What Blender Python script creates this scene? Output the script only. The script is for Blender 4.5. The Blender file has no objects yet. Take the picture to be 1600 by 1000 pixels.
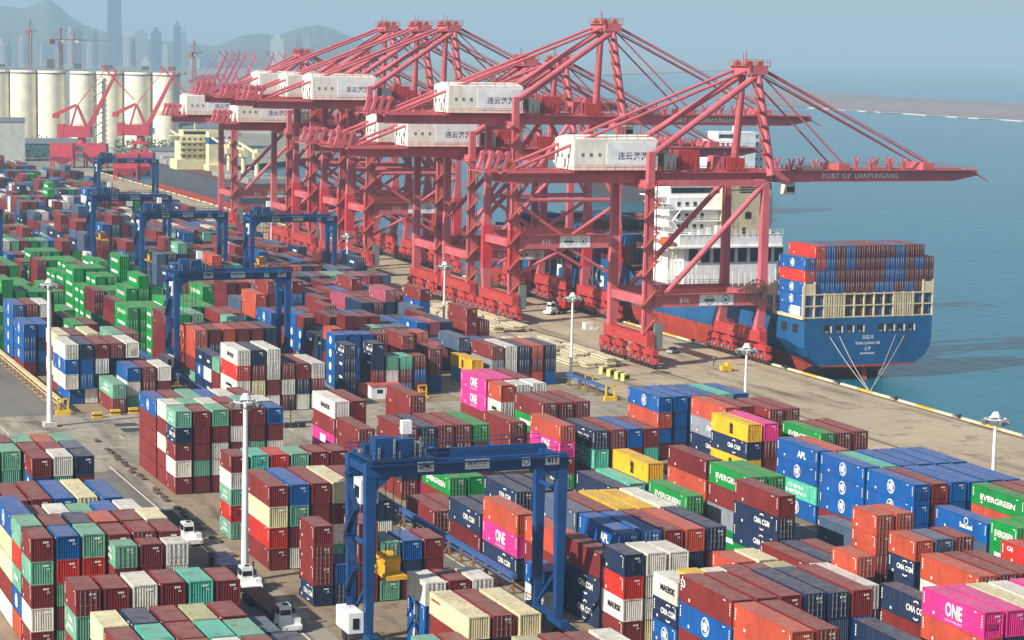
import bpy, bmesh, math, random
import numpy as np
from mathutils import Vector, Matrix
from mathutils.bvhtree import BVHTree

R = math.radians
rnd = random.Random(7)
SC = bpy.context.scene
COL = SC.collection

# ------------------------------------------------------------------ camera
F_PX, PITCH, YAW, ROLL, CAM_H = 3497.3, 0.120486, 0.384039, 0.01944, 67.37
fw = Vector((math.sin(YAW) * math.cos(PITCH), math.cos(YAW) * math.cos(PITCH), -math.sin(PITCH)))
rt = Vector((math.cos(YAW), -math.sin(YAW), 0.0))
up = rt.cross(fw)
r2 = rt * math.cos(ROLL) + up * math.sin(ROLL)
u2 = r2.cross(fw)
cam_d = bpy.data.cameras.new('camera')
cam_d.sensor_width = 36.0
cam_d.lens = F_PX / 1600.0 * 36.0
cam_d.clip_start = 1.0
cam_d.clip_end = 40000.0
cam = bpy.data.objects.new('camera', cam_d)
COL.objects.link(cam)
cam.matrix_world = Matrix((
    (r2.x, u2.x, -fw.x, 0.0), (r2.y, u2.y, -fw.y, 0.0), (r2.z, u2.z, -fw.z, CAM_H), (0, 0, 0, 1)))
SC.camera = cam
CAMP = Vector((0, 0, CAM_H))

def ray(px, py):
    """direction of the sight line through a point of the photograph (1600 x 1000)"""
    return fw * F_PX + r2 * (px - 800.0) + u2 * (500.0 - py)

def onz(px, py, z=0.0):
    d = ray(px, py); t = (z - CAM_H) / d.z
    return CAMP + d * t

def onx(px, py, x):
    d = ray(px, py); t = x / d.x
    return CAMP + d * t

# ------------------------------------------------------------------ light
SUN_EL, SUN_AZ = R(34.0), R(252.0)        # azimuth clockwise from +Y; shadows fall to +X and a little away
world = bpy.data.worlds.new('World'); SC.world = world; world.use_nodes = True
wn = world.node_tree
for n in list(wn.nodes): wn.nodes.remove(n)
w_out = wn.nodes.new('ShaderNodeOutputWorld'); w_bg = wn.nodes.new('ShaderNodeBackground')
w_sky = wn.nodes.new('ShaderNodeTexSky')
w_sky.sky_type = 'NISHITA'; w_sky.sun_disc = False
w_sky.sun_elevation = SUN_EL; w_sky.sun_rotation = SUN_AZ
w_sky.air_density = 1.0; w_sky.dust_density = 1.5; w_sky.ozone_density = 1.2
w_bg.inputs['Strength'].default_value = 0.078
wn.links.new(w_sky.outputs[0], w_bg.inputs[0]); wn.links.new(w_bg.outputs[0], w_out.inputs[0])
sun_d = bpy.data.lights.new('sun', 'SUN'); sun_d.energy = 5.0; sun_d.angle = R(0.5); sun_d.color = (1.0, 0.95, 0.87)
sun = bpy.data.objects.new('sun', sun_d); COL.objects.link(sun)
sdir = Vector((math.sin(SUN_AZ) * math.cos(SUN_EL), math.cos(SUN_AZ) * math.cos(SUN_EL), math.sin(SUN_EL)))
sun.rotation_euler = sdir.to_track_quat('Z', 'Y').to_euler()
sun.location = (-200, 0, 300)
SC.view_settings.view_transform = 'Standard'; SC.view_settings.look = 'None'
SC.view_settings.exposure = 0.47; SC.view_settings.gamma = 1.0
SC.view_settings.use_curve_mapping = False
SC.render.engine = 'CYCLES'
SC.cycles.use_denoising = True
SC.cycles.max_bounces = 5; SC.cycles.diffuse_bounces = 3; SC.cycles.glossy_bounces = 2
SC.cycles.transmission_bounces = 2; SC.cycles.volume_bounces = 0
SC.cycles.caustics_reflective = False; SC.cycles.caustics_refractive = False

# ------------------------------------------------------------------ helpers
def lin(c):
    c = [v / 255.0 for v in c]
    return tuple(v / 12.92 if v <= 0.04045 else ((v + 0.055) / 1.055) ** 2.4 for v in c)

def nt(name):
    m = bpy.data.materials.new(name); m.use_nodes = True
    t = m.node_tree; b = t.nodes['Principled BSDF']
    return m, t, b

def N(t, kind, **kw):
    n = t.nodes.new(kind)
    for k, v in kw.items():
        if hasattr(n, k): setattr(n, k, v)
        else: n.inputs[k].default_value = v
    return n

def mix(t, fac, a, b, blend='MIX'):
    n = t.nodes.new('ShaderNodeMix'); n.data_type = 'RGBA'; n.blend_type = blend
    for i, v in ((0, fac), (6, a), (7, b)):
        if hasattr(v, 'is_output'): t.links.new(v, n.inputs[i])
        else: n.inputs[i].default_value = v if i == 0 else (tuple(v) + (1.0,))[:4]
    return n.outputs[2]

def ramp(t, src, lo, hi):
    n = t.nodes.new('ShaderNodeMapRange'); n.inputs[1].default_value = lo; n.inputs[2].default_value = hi
    t.links.new(src, n.inputs[0]); return n.outputs[0]

def noise(t, scale, detail=4.0, vec=None, rough=0.6):
    n = t.nodes.new('ShaderNodeTexNoise'); n.inputs['Scale'].default_value = scale
    n.inputs['Detail'].default_value = detail; n.inputs['Roughness'].default_value = rough
    if vec is not None: t.links.new(vec, n.inputs['Vector'])
    return n.outputs[0]

def coords(t, kind='Object', scale=(1, 1, 1)):
    c = t.nodes.new('ShaderNodeTexCoord'); m = t.nodes.new('ShaderNodeMapping')
    m.inputs['Scale'].default_value = scale
    t.links.new(c.outputs[kind], m.inputs['Vector']); return m.outputs[0]

def worldpos(t, scale=(1, 1, 1)):
    c = t.nodes.new('ShaderNodeNewGeometry'); m = t.nodes.new('ShaderNodeMapping')
    m.inputs['Scale'].default_value = scale
    t.links.new(c.outputs['Position'], m.inputs['Vector']); return m.outputs[0]

MATS = {}
def paint(name, rgb, rough=0.5, wear=0.25, wear_rgb=(120, 70, 45), metal=0.0, scale=0.35, streak=True):
    """weathered paint: grain, run-down dirt and rust blooms in world scale"""
    if name in MATS: return MATS[name]
    m, t, b = nt(name)
    base = lin(rgb)
    v1 = worldpos(t, (1, 1, 1)); v2 = worldpos(t, (1.3, 1.3, 0.12))
    f1 = ramp(t, noise(t, scale, 5, v1), 0.35, 0.75)
    c = mix(t, f1, tuple(x * 0.84 for x in base), tuple(min(1, x * 1.12 + 0.01) for x in base))
    if streak:
        f2 = ramp(t, noise(t, 1.1, 4, v2), 0.55, 0.78)
        s = t.nodes.new('ShaderNodeMath'); s.operation = 'MULTIPLY'; t.links.new(f2, s.inputs[0]); s.inputs[1].default_value = wear
        c = mix(t, s.outputs[0], c, lin(wear_rgb))
    f3 = ramp(t, noise(t, 2.3, 6, v1), 0.66, 0.74)
    s3 = t.nodes.new('ShaderNodeMath'); s3.operation = 'MULTIPLY'; t.links.new(f3, s3.inputs[0]); s3.inputs[1].default_value = wear * 1.2
    c = mix(t, s3.outputs[0], c, lin(wear_rgb))
    t.links.new(c, b.inputs['Base Color'])
    b.inputs['Roughness'].default_value = rough; b.inputs['Metallic'].default_value = metal
    b.inputs['Specular IOR Level'].default_value = 0.35
    MATS[name] = m; return m

def plain(name, rgb, rough=0.6, metal=0.0):
    return paint(name, rgb, rough, 0.08, metal=metal)

class MB:
    """collects boxes, bars and tubes into one mesh"""
    def __init__(s): s.v = []; s.f = []; s.mi = []
    def add(s, vs, fs, mi=0):
        o = len(s.v); s.v += [tuple(v) for v in vs]; s.f += [tuple(i + o for i in f) for f in fs]; s.mi += [mi] * len(fs); return s
    def box(s, x0, y0, z0, x1, y1, z1, mi=0):
        return s.add([(x0, y0, z0), (x1, y0, z0), (x1, y1, z0), (x0, y1, z0), (x0, y0, z1), (x1, y0, z1), (x1, y1, z1), (x0, y1, z1)],
              [(0, 3, 2, 1), (4, 5, 6, 7), (0, 1, 5, 4), (1, 2, 6, 5), (2, 3, 7, 6), (3, 0, 4, 7)], mi)
    def frame(s, p, q):
        p = Vector(p); q = Vector(q); d = (q - p).normalized()
        a = Vector((0, 0, 1)) if abs(d.z) < 0.9 else Vector((0, 1, 0))
        u = a.cross(d).normalized(); w = d.cross(u)
        return p, q, u, w
    def bar(s, p, q, a, b=None, a2=None, b2=None, mi=0):
        """box beam from p to q; a wide (horizontal), b high; optional end size"""
        b = a if b is None else b; a2 = a if a2 is None else a2; b2 = b if b2 is None else b2
        p, q, u, w = s.frame(p, q); vs = []
        for c, aa, bb in ((p, a, b), (q, a2, b2)):
            vs += [c - u * aa / 2 - w * bb / 2, c + u * aa / 2 - w * bb / 2, c + u * aa / 2 + w * bb / 2, c - u * aa / 2 + w * bb / 2]
        return s.add(vs, [(0, 3, 2, 1), (4, 5, 6, 7), (0, 1, 5, 4), (1, 2, 6, 5), (2, 3, 7, 6), (3, 0, 4, 7)], mi)
    def tube(s, p, q, r, r1=None, n=8, mi=0):
        r1 = r if r1 is None else r1
        p, q, u, w = s.frame(p, q); vs = []
        for c, rr in ((p, r), (q, r1)):
            vs += [c + (u * math.cos(2 * math.pi * k / n) + w * math.sin(2 * math.pi * k / n)) * rr for k in range(n)]
        fs = [(k, (k + 1) % n, n + (k + 1) % n, n + k) for k in range(n)]
        fs += [tuple(range(n - 1, -1, -1)), tuple(range(n, 2 * n))]
        return s.add(vs, fs, mi)
    def rail(s, pts, h=1.05, step=2.0, w=0.07, mi=0):
        """guard rail with two bars and posts along a polyline"""
        for a, b in zip(pts[:-1], pts[1:]):
            a = Vector(a); b = Vector(b); L = (b - a).length; k = max(1, int(L / step))
            for hh in (h, h * 0.55): s.bar(a + Vector((0, 0, hh)), b + Vector((0, 0, hh)), w, mi=mi)
            for i in range(k + 1):
                c = a.lerp(b, i / k); s.bar(c, c + Vector((0, 0, h)), w, mi=mi)
        return s
    def mesh(s, name, mats):
        me = bpy.data.meshes.new(name); me.from_pydata(s.v, [], s.f)
        for m in (mats if isinstance(mats, (list, tuple)) else [mats]): me.materials.append(m)
        if any(s.mi): me.polygons.foreach_set('material_index', s.mi)
        me.update(); return me
    def build(s, name, mats, parent=None, loc=None, smooth=False):
        me = s.mesh(name, mats)
        if smooth: me.polygons.foreach_set('use_smooth', [True] * len(me.polygons))
        return link(name, me, parent, loc)

def link(name, me, parent=None, loc=None):
    o = bpy.data.objects.new(name, me); COL.objects.link(o)
    if parent is not None: o.parent = parent
    if loc is not None: o.location = loc
    if parent is not None and name in ('lettering', 'louvre', 'emblem', 'railing', 'wheels'): o['kind'] = 'stuff'   # too small to pick apart
    return o

def tag(o, label=None, cat=None, group=None, kind=None):
    if label: o['label'] = label
    if cat: o['category'] = cat
    if group: o['group'] = group
    if kind: o['kind'] = kind
    return o

def empty(name, loc=(0, 0, 0), rz=0.0):
    o = bpy.data.objects.new(name, None); COL.objects.link(o); o.location = loc; o.rotation_euler = (0, 0, rz); o.empty_display_size = 0.5
    return o

KIDS = {}
def copy_tree(o, parent=None, loc=None, rz=None):
    c = o.copy(); COL.objects.link(c)
    if parent is not None: c.parent = parent
    if loc is not None: c.location = loc
    if rz is not None: c.rotation_euler = (0, 0, rz)
    for ch in o.children: copy_tree(ch, c)
    return c

def text_mesh(s, size, bold=0.0, align='CENTER', spacing=1.0):
    cu = bpy.data.curves.new('t', 'FONT'); cu.body = s; cu.size = size; cu.offset = bold
    cu.align_x = align; cu.align_y = 'CENTER'; cu.space_character = spacing; cu.resolution_u = 2
    o = bpy.data.objects.new('t', cu); COL.objects.link(o)
    dg = bpy.context.evaluated_depsgraph_get(); dg.update()
    me = bpy.data.meshes.new_from_object(o.evaluated_get(dg))
    vs = [tuple(v.co) for v in me.vertices]; fs = [tuple(f.vertices) for f in me.polygons]
    bpy.data.objects.remove(o); bpy.data.curves.remove(cu); bpy.data.meshes.remove(me)
    return vs, fs

TXT = {}
def text(mb, s, size, org, face='-X', bold=0.0, align='CENTER', mi=0, width=None, vertical=False):
    """lettering as flat mesh; face -X reads towards -Y, face -Y reads towards +X"""
    k = (s, size, bold, align)
    if k not in TXT: TXT[k] = text_mesh(s, size, bold, align)
    vs, fs = TXT[k]
    if not vs: return mb
    sx = 1.0
    if width:
        w = max(v[0] for v in vs) - min(v[0] for v in vs); sx = width / w
    ox, oy, oz = org
    out = []
    for x, y, z in vs:
        x *= sx
        if vertical: x, y = y, -x
        out.append((ox, oy - x, oz + y) if face == '-X' else (ox + x, oy, oz + y))
    return mb.add(out, fs, mi)

def ring(mb, org, r0, r1, face='-X', a0=0, a1=360, n=20, mi=0):
    vs = []; ox, oy, oz = org
    for k in range(n + 1):
        a = R(a0 + (a1 - a0) * k / n)
        for r in (r0, r1):
            x, y = r * math.cos(a), r * math.sin(a)
            vs.append((ox, oy - x, oz + y) if face == '-X' else (ox + x, oy, oz + y))
    return mb.add(vs, [(2 * k, 2 * k + 1, 2 * k + 3, 2 * k + 2) for k in range(n)], mi)

def plate(mb, org, w, h, face='-X', mi=0):
    ox, oy, oz = org
    if face == '-X': vs = [(ox, oy + w / 2, oz - h / 2), (ox, oy - w / 2, oz - h / 2), (ox, oy - w / 2, oz + h / 2), (ox, oy + w / 2, oz + h / 2)]
    else: vs = [(ox - w / 2, oy, oz - h / 2), (ox + w / 2, oy, oz - h / 2), (ox + w / 2, oy, oz + h / 2), (ox - w / 2, oy, oz + h / 2)]
    return mb.add(vs, [(0, 1, 2, 3)], mi)
# ------------------------------------------------------------------ ground, water, air
ORD = ['first', 'second', 'third', 'fourth', 'fifth', 'sixth', 'seventh', 'eighth', 'ninth', 'tenth', 'eleventh', 'twelfth', 'thirteenth', 'fourteenth', 'fifteenth', 'sixteenth', 'seventeenth', 'eighteenth', 'nineteenth', 'twentieth']
QX = 234.8                                       # quay edge
def sheet(name, pts, z, mat, kind='structure'):
    me = bpy.data.meshes.new(name); me.from_pydata([(x, y, z) for x, y in pts], [], [tuple(range(len(pts)))]); me.materials.append(mat)
    return tag(link(name, me), kind=kind)

def concrete(name, a, b, dirt, scale=1.0, dirt_amt=0.6, joints=0.0):
    m, t, bs = nt(name)
    v = worldpos(t)
    n1 = ramp(t, noise(t, 0.035 * scale, 6, v), 0.3, 0.7)
    n2 = ramp(t, noise(t, 0.6 * scale, 6, v), 0.35, 0.72)
    c = mix(t, n1, lin(a), lin(b))
    c = mix(t, n2, c, lin(b))
    vs = worldpos(t, (0.22, 0.03, 1))
    n3 = ramp(t, noise(t, 0.9 * scale, 5, vs), 0.5, 0.72)      # tyre tracks run along the quay
    k = t.nodes.new('ShaderNodeMath'); k.operation = 'MULTIPLY'; k.inputs[1].default_value = dirt_amt; t.links.new(n3, k.inputs[0])
    c = mix(t, k.outputs[0], c, lin(dirt))
    n4 = ramp(t, noise(t, 0.2 * scale, 7, v, 0.7), 0.56, 0.64)
    k4 = t.nodes.new('ShaderNodeMath'); k4.operation = 'MULTIPLY'; k4.inputs[1].default_value = dirt_amt * 0.7; t.links.new(n4, k4.inputs[0])
    c = mix(t, k4.outputs[0], c, lin(dirt))
    if joints:
        br = t.nodes.new('ShaderNodeTexBrick'); br.offset = 0.0
        br.inputs['Scale'].default_value = 1.0; br.inputs['Brick Width'].default_value = joints; br.inputs['Row Height'].default_value = joints
        br.inputs['Mortar Size'].default_value = 0.06; br.inputs['Color1'].default_value = (0, 0, 0, 1); br.inputs['Color2'].default_value = (0.42, 0.42, 0.42, 1)
        br.inputs['Mortar'].default_value = (1, 1, 1, 1)
        t.links.new(v, br.inputs['Vector'])
        kk = t.nodes.new('ShaderNodeMath'); kk.operation = 'MULTIPLY'; kk.inputs[1].default_value = 0.45; t.links.new(br.outputs[0], kk.inputs[0])
        c = mix(t, kk.outputs[0], c, lin(dirt))
    t.links.new(c, bs.inputs['Base Color']); bs.inputs['Roughness'].default_value = 0.9
    bs.inputs['Specular IOR Level'].default_value = 0.2
    bp = t.nodes.new('ShaderNodeBump'); bp.inputs['Strength'].default_value = 0.3; bp.inputs['Distance'].default_value = 0.05
    t.links.new(noise(t, 3.0, 4, v), bp.inputs['Height']); t.links.new(bp.outputs[0], bs.inputs['Normal'])
    return m

M_yard = concrete('yard_concrete', (138, 130, 116), (170, 160, 142), (80, 74, 66), 1.0, 0.85, 6.0)
M_quay = concrete('quay_concrete', (158, 142, 118), (186, 170, 142), (96, 82, 68), 0.8, 0.9, 9.0)
M_lane = concrete('lane_asphalt', (96, 93, 90), (120, 116, 108), (70, 67, 64), 1.0, 0.5)
M_pad = concrete('stack_pad', (126, 108, 88), (152, 134, 110), (74, 62, 52), 1.6, 0.8)
M_far = concrete('far_land', (120, 122, 112), (150, 146, 128), (90, 100, 84), 0.3, 0.7)
M_line = plain('line_paint', (214, 208, 190), 0.8)

sheet('ground', [(-600, -300), (QX, -300), (QX, 1165), (-600, 1165)], 0.0, M_yard)
sheet('far_ground', [(-2500, 1165), (QX, 1165), (300, 1185), (400, 1300), (470, 1500), (760, 2100), (1700, 4500), (5200, 9500), (7500, 14000), (-2500, 14000)], -0.004, M_far)
sheet('quay_apron', [(178.6, 120), (QX - 0.9, 120), (QX - 0.9, 1165), (178.6, 1165)], 0.004, M_quay)
RS = dict(Z=8.0, A=41.5, B=77.3, C=105.7, D=134.2, E=160.0, F=178.0)
PIT = 2.85
for k in 'ABCDE':
    x = RS[k]
    for nm, x0, x1, y0, y1 in (('near', -1.5, 17.6, 140, 346), ('far', -1.5, 17.6, 400, 1000)):
        if k in 'DE' and nm == 'near': y1 = 372
        if k in 'DE' and nm == 'far': y0 = 398
        if k == 'A' and nm == 'far': continue
        sheet('stack_pad', [(x + x0, y0), (x + x1, y0), (x + x1, y1), (x + x0, y1)], 0.008, M_pad)
for x0, x1, y0, y1 in ((61.5, 73.2, 120, 346), (95.6, 103.0, 120, 372), (123.4, 131.2, 120, 372), (152.0, 157.6, 120, 372), (95.6, 103.0, 402, 1000), (123.4, 131.2, 402, 1000), (58, 74.4, 402, 1000)):
    sheet('truck_lane', [(x0, y0), (x1, y0), (x1, y1), (x0, y1)], 0.012, M_lane)
ln = MB()
for x, y0, y1 in ((62.2, 140, 392), (72.6, 120, 350), (96.4, 130, 365), (102.3, 130, 365), (124.2, 130, 365), (130.4, 130, 365)):
    ln.box(x - 0.12, y0, 0.016, x + 0.12, y1, 0.02)
for y in (366, 385, 397):
    for x in np.arange(56, 176, 9.0): ln.box(x, y - 0.12, 0.016, x + 4.5, y + 0.12, 0.02)
for x in np.arange(80, 150, 6.0): ln.box(x, 374, 0.016, x + 0.2, 378, 0.02)
tag(ln.build('road_marking', M_line), kind='structure')
dk = concrete('patch_asphalt', (58, 58, 62), (74, 74, 78), (44, 44, 46), 1, 0.5)
for (x0, y0, w, h) in ((81.5, 386.5, 4, 3.2), (81.6, 380.6, 4.4, 3.8), (113, 381, 5, 2.6), (134, 386, 4, 2.5)):
    sheet('road_patch', [(x0, y0), (x0 + w, y0), (x0 + w, y0 + h), (x0, y0 + h)], 0.016, dk)

# quay edge: capping beam, wall, crane rails, fenders, bollards
q = MB()
q.box(QX - 0.9, 100, -0.4, QX, 1165, 0.006)
tag(q.build('quay_cap', plain('cap_concrete', (196, 182, 150), 0.9)), kind='structure')
q = MB(); q.box(QX - 0.7, 100, -5.0, QX - 0.05, 1165, -0.4)
tag(q.build('quay_wall', paint('wall_concrete', (120, 112, 96), 0.9, 0.6, (50, 48, 40))), kind='structure')
q = MB()
for x in (206.0, 233.2):
    for dx in (-0.12, 0.12): q.box(x + dx - 0.05, 100, 0.0, x + dx + 0.05, 1160, 0.05)
    q.box(x - 0.5, 100, 0.008, x - 0.42, 1160, 0.03); q.box(x + 0.42, 100, 0.008, x + 0.5, 1160, 0.03)
tag(q.build('crane_rail', plain('rail_steel', (92, 66, 52), 0.6)), kind='structure')
M_kerb_w = plain('kerb_cream', (226, 214, 178), 0.85); M_kerb_y = plain('kerb_yellow', (214, 176, 60), 0.8)
kw = MB(); ky = MB(); y = 110.0; i = 0
while y < 1150:
    for s in range(3):
        mb = ky if s == 1 else kw
        mb.box(QX - 0.75, y + s * 6.4, 0.006, QX - 0.25, y + s * 6.4 + 6.35, 0.36)
    y += 22.4; i += 1
kr = empty('quay_kerb', (QX - 0.5, 110, 0)); tag(kr, 'low cream and yellow kerb running along the quay edge beside the water', 'kerb')
for mb, nm, mt in ((kw, 'cream_block', M_kerb_w), (ky, 'yellow_block', M_kerb_y)):
    o = mb.build(nm, mt); o.parent = kr; o.matrix_parent_inverse = Matrix.Translation((-(QX - 0.5), -110, 0))
b = MB(); b.tube((0, 0, 0), (0, 0, 0.45), 0.28, 0.22, 10); b.tube((0, 0, 0.45), (0, 0, 0.75), 0.42, 0.34, 10); b.tube((-0.3, 0, 0.5), (0.5, 0, 0.62), 0.16, n=8)
bmesh_bollard = b.mesh('mooring_bollard', plain('bollard_black', (40, 38, 38), 0.5))
k = 0; y = 332.4
while y < 1120:
    o = link('mooring_bollard', bmesh_bollard, None, (QX - 0.6, y - 0.6, 0.006)); k += 1
    tag(o, ('black mooring bollard in the quay edge kerb, %s from the right picture edge' % ORD[k - 1]) if k <= 20 else 'black mooring bollard on the far quay edge behind the crane legs', 'bollard', 'mooring bollards along the quay edge'); y += 22.4

# sea
m_sea, t, bs = nt('sea_water')
v = worldpos(t, (1, 1, 1)); vs = worldpos(t, (1.0, 0.45, 1))
big = ramp(t, noise(t, 0.004, 4, vs), 0.3, 0.7); mid = ramp(t, noise(t, 0.03, 4, vs), 0.3, 0.7)
c = mix(t, big, lin((8, 90, 112)), lin((14, 106, 124))); c = mix(t, mid, c, lin((10, 96, 116)))
t.links.new(c, bs.inputs['Base Color'])
bs.inputs['Roughness'].default_value = 0.18; bs.inputs['Specular Tint'].default_value = (0.7, 0.92, 1.0, 1); bs.inputs['IOR'].default_value = 1.33; bs.inputs['Specular IOR Level'].default_value = 0.5
b1 = t.nodes.new('ShaderNodeBump'); b1.inputs['Strength'].default_value = 0.9; b1.inputs['Distance'].default_value = 0.5
b2 = t.nodes.new('ShaderNodeBump'); b2.inputs['Strength'].default_value = 0.8; b2.inputs['Distance'].default_value = 1.1
t.links.new(noise(t, 0.42, 6, vs, 0.7), b1.inputs['Height']); t.links.new(noise(t, 0.13, 4, vs), b2.inputs['Height'])
t.links.new(b2.outputs[0], b1.inputs['Normal']); t.links.new(b1.outputs[0], bs.inputs['Normal'])
sheet('sea', [(QX - 0.3, -300), (19000, -300), (19000, 19000), (-2600, 19000), (-2600, 1100), (QX - 0.3, 1100)], -3.0, m_sea)

# sandbar far out
m_sand = concrete('sand_bar', (128, 108, 100), (152, 132, 122), (100, 98, 102), 0.05, 0.9)
m_foam = plain('surf_white', (226, 226, 222), 0.9)
def ragged(pts, n, j):
    out = []
    for (x0, y0), (x1, y1) in zip(pts[:-1], pts[1:]):
        for k in range(n): out.append((x0 + (x1 - x0) * k / n, y0 + (y1 - y0) * k / n + rnd.uniform(-j, j)))
    return out + [pts[-1]]
NE = ragged([(1120, 157), (1265, 168.5), (1400, 177), (1600, 189.5), (1900, 208)], 12, .5)
FE = ragged([(1900, 181), (1600, 162), (1400, 151), (1240, 143), (1120, 139)], 12, .9)
pp = [onz(x, y, -2.4) for x, y in NE + FE]
sheet('sand_bar', [(q_.x, q_.y) for q_ in pp], -2.4, m_sand)
m_mud = concrete('mud_bank', (112, 106, 104), (136, 126, 118), (92, 96, 98), .05, .8)
for yo, w_ in ((.62, .06), (.35, .05), (.82, .05)):
    up_, lo = [], []
    for k in range(40):
        x = 1180 + 18 * k; yn = 161 + (x - 1180) * .0635; yf = 139.5 + (x - 1180) * .0535
        lo.append((x, yn + (yf - yn) * (yo - w_ * rnd.uniform(.2, 1.2)))); up_.append((x, yn + (yf - yn) * (yo + w_ * rnd.uniform(.2, 1.2))))
    q2 = [onz(x, y, -2.38) for x, y in lo + up_[::-1]]; sheet('mud_bank', [(v_.x, v_.y) for v_ in q2], -2.38 + yo * .02, m_mud)
ff = MB()
def strip(pts, w):
    a_ = [onz(x, y, -2.6) for x, y in pts]
    for p_, q2 in zip(a_[:-1], a_[1:]): ff.bar((p_.x, p_.y, -2.6), (q2.x, q2.y, -2.6), w * rnd.uniform(.5, 1.3), 0.7)
strip(NE[12:], 8)
tag(ff.build('surf_line', m_foam), kind='structure')

# air
hz = MB(); hz.box(-2800, -400, -6.2, 19500, 19500, 330)
m_h = bpy.data.materials.new('haze_air'); m_h.use_nodes = True; t = m_h.node_tree
for n in list(t.nodes): t.nodes.remove(n)
ho = t.nodes.new('ShaderNodeOutputMaterial'); pv = t.nodes.new('ShaderNodeVolumePrincipled')
pv.inputs['Color'].default_value = (0.56, 0.82, 1.0, 1); pv.inputs['Density'].default_value = 0.00016
pv.inputs['Anisotropy'].default_value = 0.0
t.links.new(pv.outputs[0], ho.inputs['Volume'])
ho_ = hz.build('haze', m_h); tag(ho_, kind='stuff', label='pale blue haze over the whole port and the sea')
# ------------------------------------------------------------------ containers
CW, CH, L40, L20 = 2.438, 2.591, 12.192, 6.058
PAL = dict(
    r=((132, 45, 43), 'rust red'), R=((206, 52, 40), 'bright red'), o=((196, 84, 58), 'orange'), d=((112, 34, 38), 'dark maroon'),
    g=((116, 178, 148), 'pale green'), t=((88, 196, 168), 'turquoise'), G=((8, 148, 62), 'green'), b=((6, 92, 164), 'blue'),
    n=((32, 52, 84), 'navy'), k=((78, 98, 122), 'slate blue'), w=((234, 230, 216), 'white'), c=((236, 224, 176), 'cream'),
    y=((240, 190, 44), 'yellow'), p=((236, 56, 148), 'magenta'), s=((150, 154, 162), 'grey'), v=((186, 184, 136), 'olive cream'),
    l=((92, 160, 206), 'light blue'), m=((178, 84, 104), 'dusty pink'))

def container_mat(name, src, roof=False, shade=1.0):
    m, t, b = nt(name)
    if src == 'OBJ':
        n = t.nodes.new('ShaderNodeObjectInfo'); col = n.outputs['Color']; rv = n.outputs['Random']
    else:
        n = t.nodes.new('ShaderNodeAttribute'); n.attribute_name = 'Col'; col = n.outputs['Color']; rv = None
    v = worldpos(t); vz = worldpos(t, (1.6, 1.6, 0.22))
    f1 = ramp(t, noise(t, 0.28, 6, v), 0.35, 0.7)
    d = mix(t, 1.0, col, (0.70, 0.70, 0.71), 'MULTIPLY'); c = mix(t, f1, col, d)
    f2 = ramp(t, noise(t, 1.4, 5, vz), 0.54, 0.72)
    k2 = t.nodes.new('ShaderNodeMath'); k2.operation = 'MULTIPLY'; k2.inputs[1].default_value = 0.5; t.links.new(f2, k2.inputs[0])
    c = mix(t, k2.outputs[0], c, lin((96, 66, 52)))
    f3 = ramp(t, noise(t, 1.3, 7, v), 0.61, 0.68)
    k3 = t.nodes.new('ShaderNodeMath'); k3.operation = 'MULTIPLY'; k3.inputs[1].default_value = 0.6; t.links.new(f3, k3.inputs[0])
    c = mix(t, k3.outputs[0], c, lin((104, 58, 40)))
    if roof:                                             # roof dust, its pale tint also painting in sky light on the tops
        fd = ramp(t, noise(t, 0.8, 5, v), 0.25, 0.75)
        kd = t.nodes.new('ShaderNodeMapRange'); kd.inputs[3].default_value = 0.10; kd.inputs[4].default_value = 0.46; t.links.new(fd, kd.inputs[0])
        c = mix(t, kd.outputs[0], c, lin((158, 142, 130)))
        fs_ = ramp(t, noise(t, 0.55, 7, v), 0.6, 0.68); ks = t.nodes.new('ShaderNodeMath'); ks.operation = 'MULTIPLY'; ks.inputs[1].default_value = 0.5; t.links.new(fs_, ks.inputs[0])
        c = mix(t, ks.outputs[0], c, lin((82, 62, 52)))
    t.links.new(c, b.inputs['Base Color'])
    b.inputs['Roughness'].default_value = 0.62 if roof else 0.48
    b.inputs['Specular IOR Level'].default_value = 0.35
    return m
M_co = container_mat('container_paint', 'OBJ'); M_cr = container_mat('container_roof_paint', 'OBJ', True)
M_ca = container_mat('stack_paint', 'ATT'); M_cra = container_mat('stack_roof_paint', 'ATT', True)
M_steel = plain('lock_steel', (150, 146, 140), 0.45, 0.3)
M_white = plain('lettering_white', (236, 234, 226), 0.6); M_black = plain('lettering_black', (30, 30, 34), 0.6)
M_redl = plain('lettering_red', (196, 44, 44), 0.6); M_gask = plain('door_gasket', (28, 26, 26), 0.8)

def corr_wall(mb, p, u, w_, h, nrm, n, depth, mi=0):
    """corrugated panel: from p along u for w_, up h, waves pressed in against nrm"""
    p = Vector(p); u = Vector(u); nrm = Vector(nrm); st = w_ / n; xs = []
    for i in range(n):
        a = i * st
        xs += [(a, 0), (a + st * .32, 0), (a + st * .5, 1), (a + st * .82, 1)]
    xs.append((w_, 0)); vs = []
    for x, d in xs:
        q_ = p + u * x - nrm * (depth * d); vs += [q_, q_ + Vector((0, 0, h))]
    fs = [(2 * i, 2 * i + 2, 2 * i + 3, 2 * i + 1) for i in range(len(xs) - 1)]
    cr = u.cross(Vector((0, 0, 1)))
    if cr.dot(nrm) < 0: fs = [f[::-1] for f in fs]
    return mb.add(vs, fs, mi)

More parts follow.
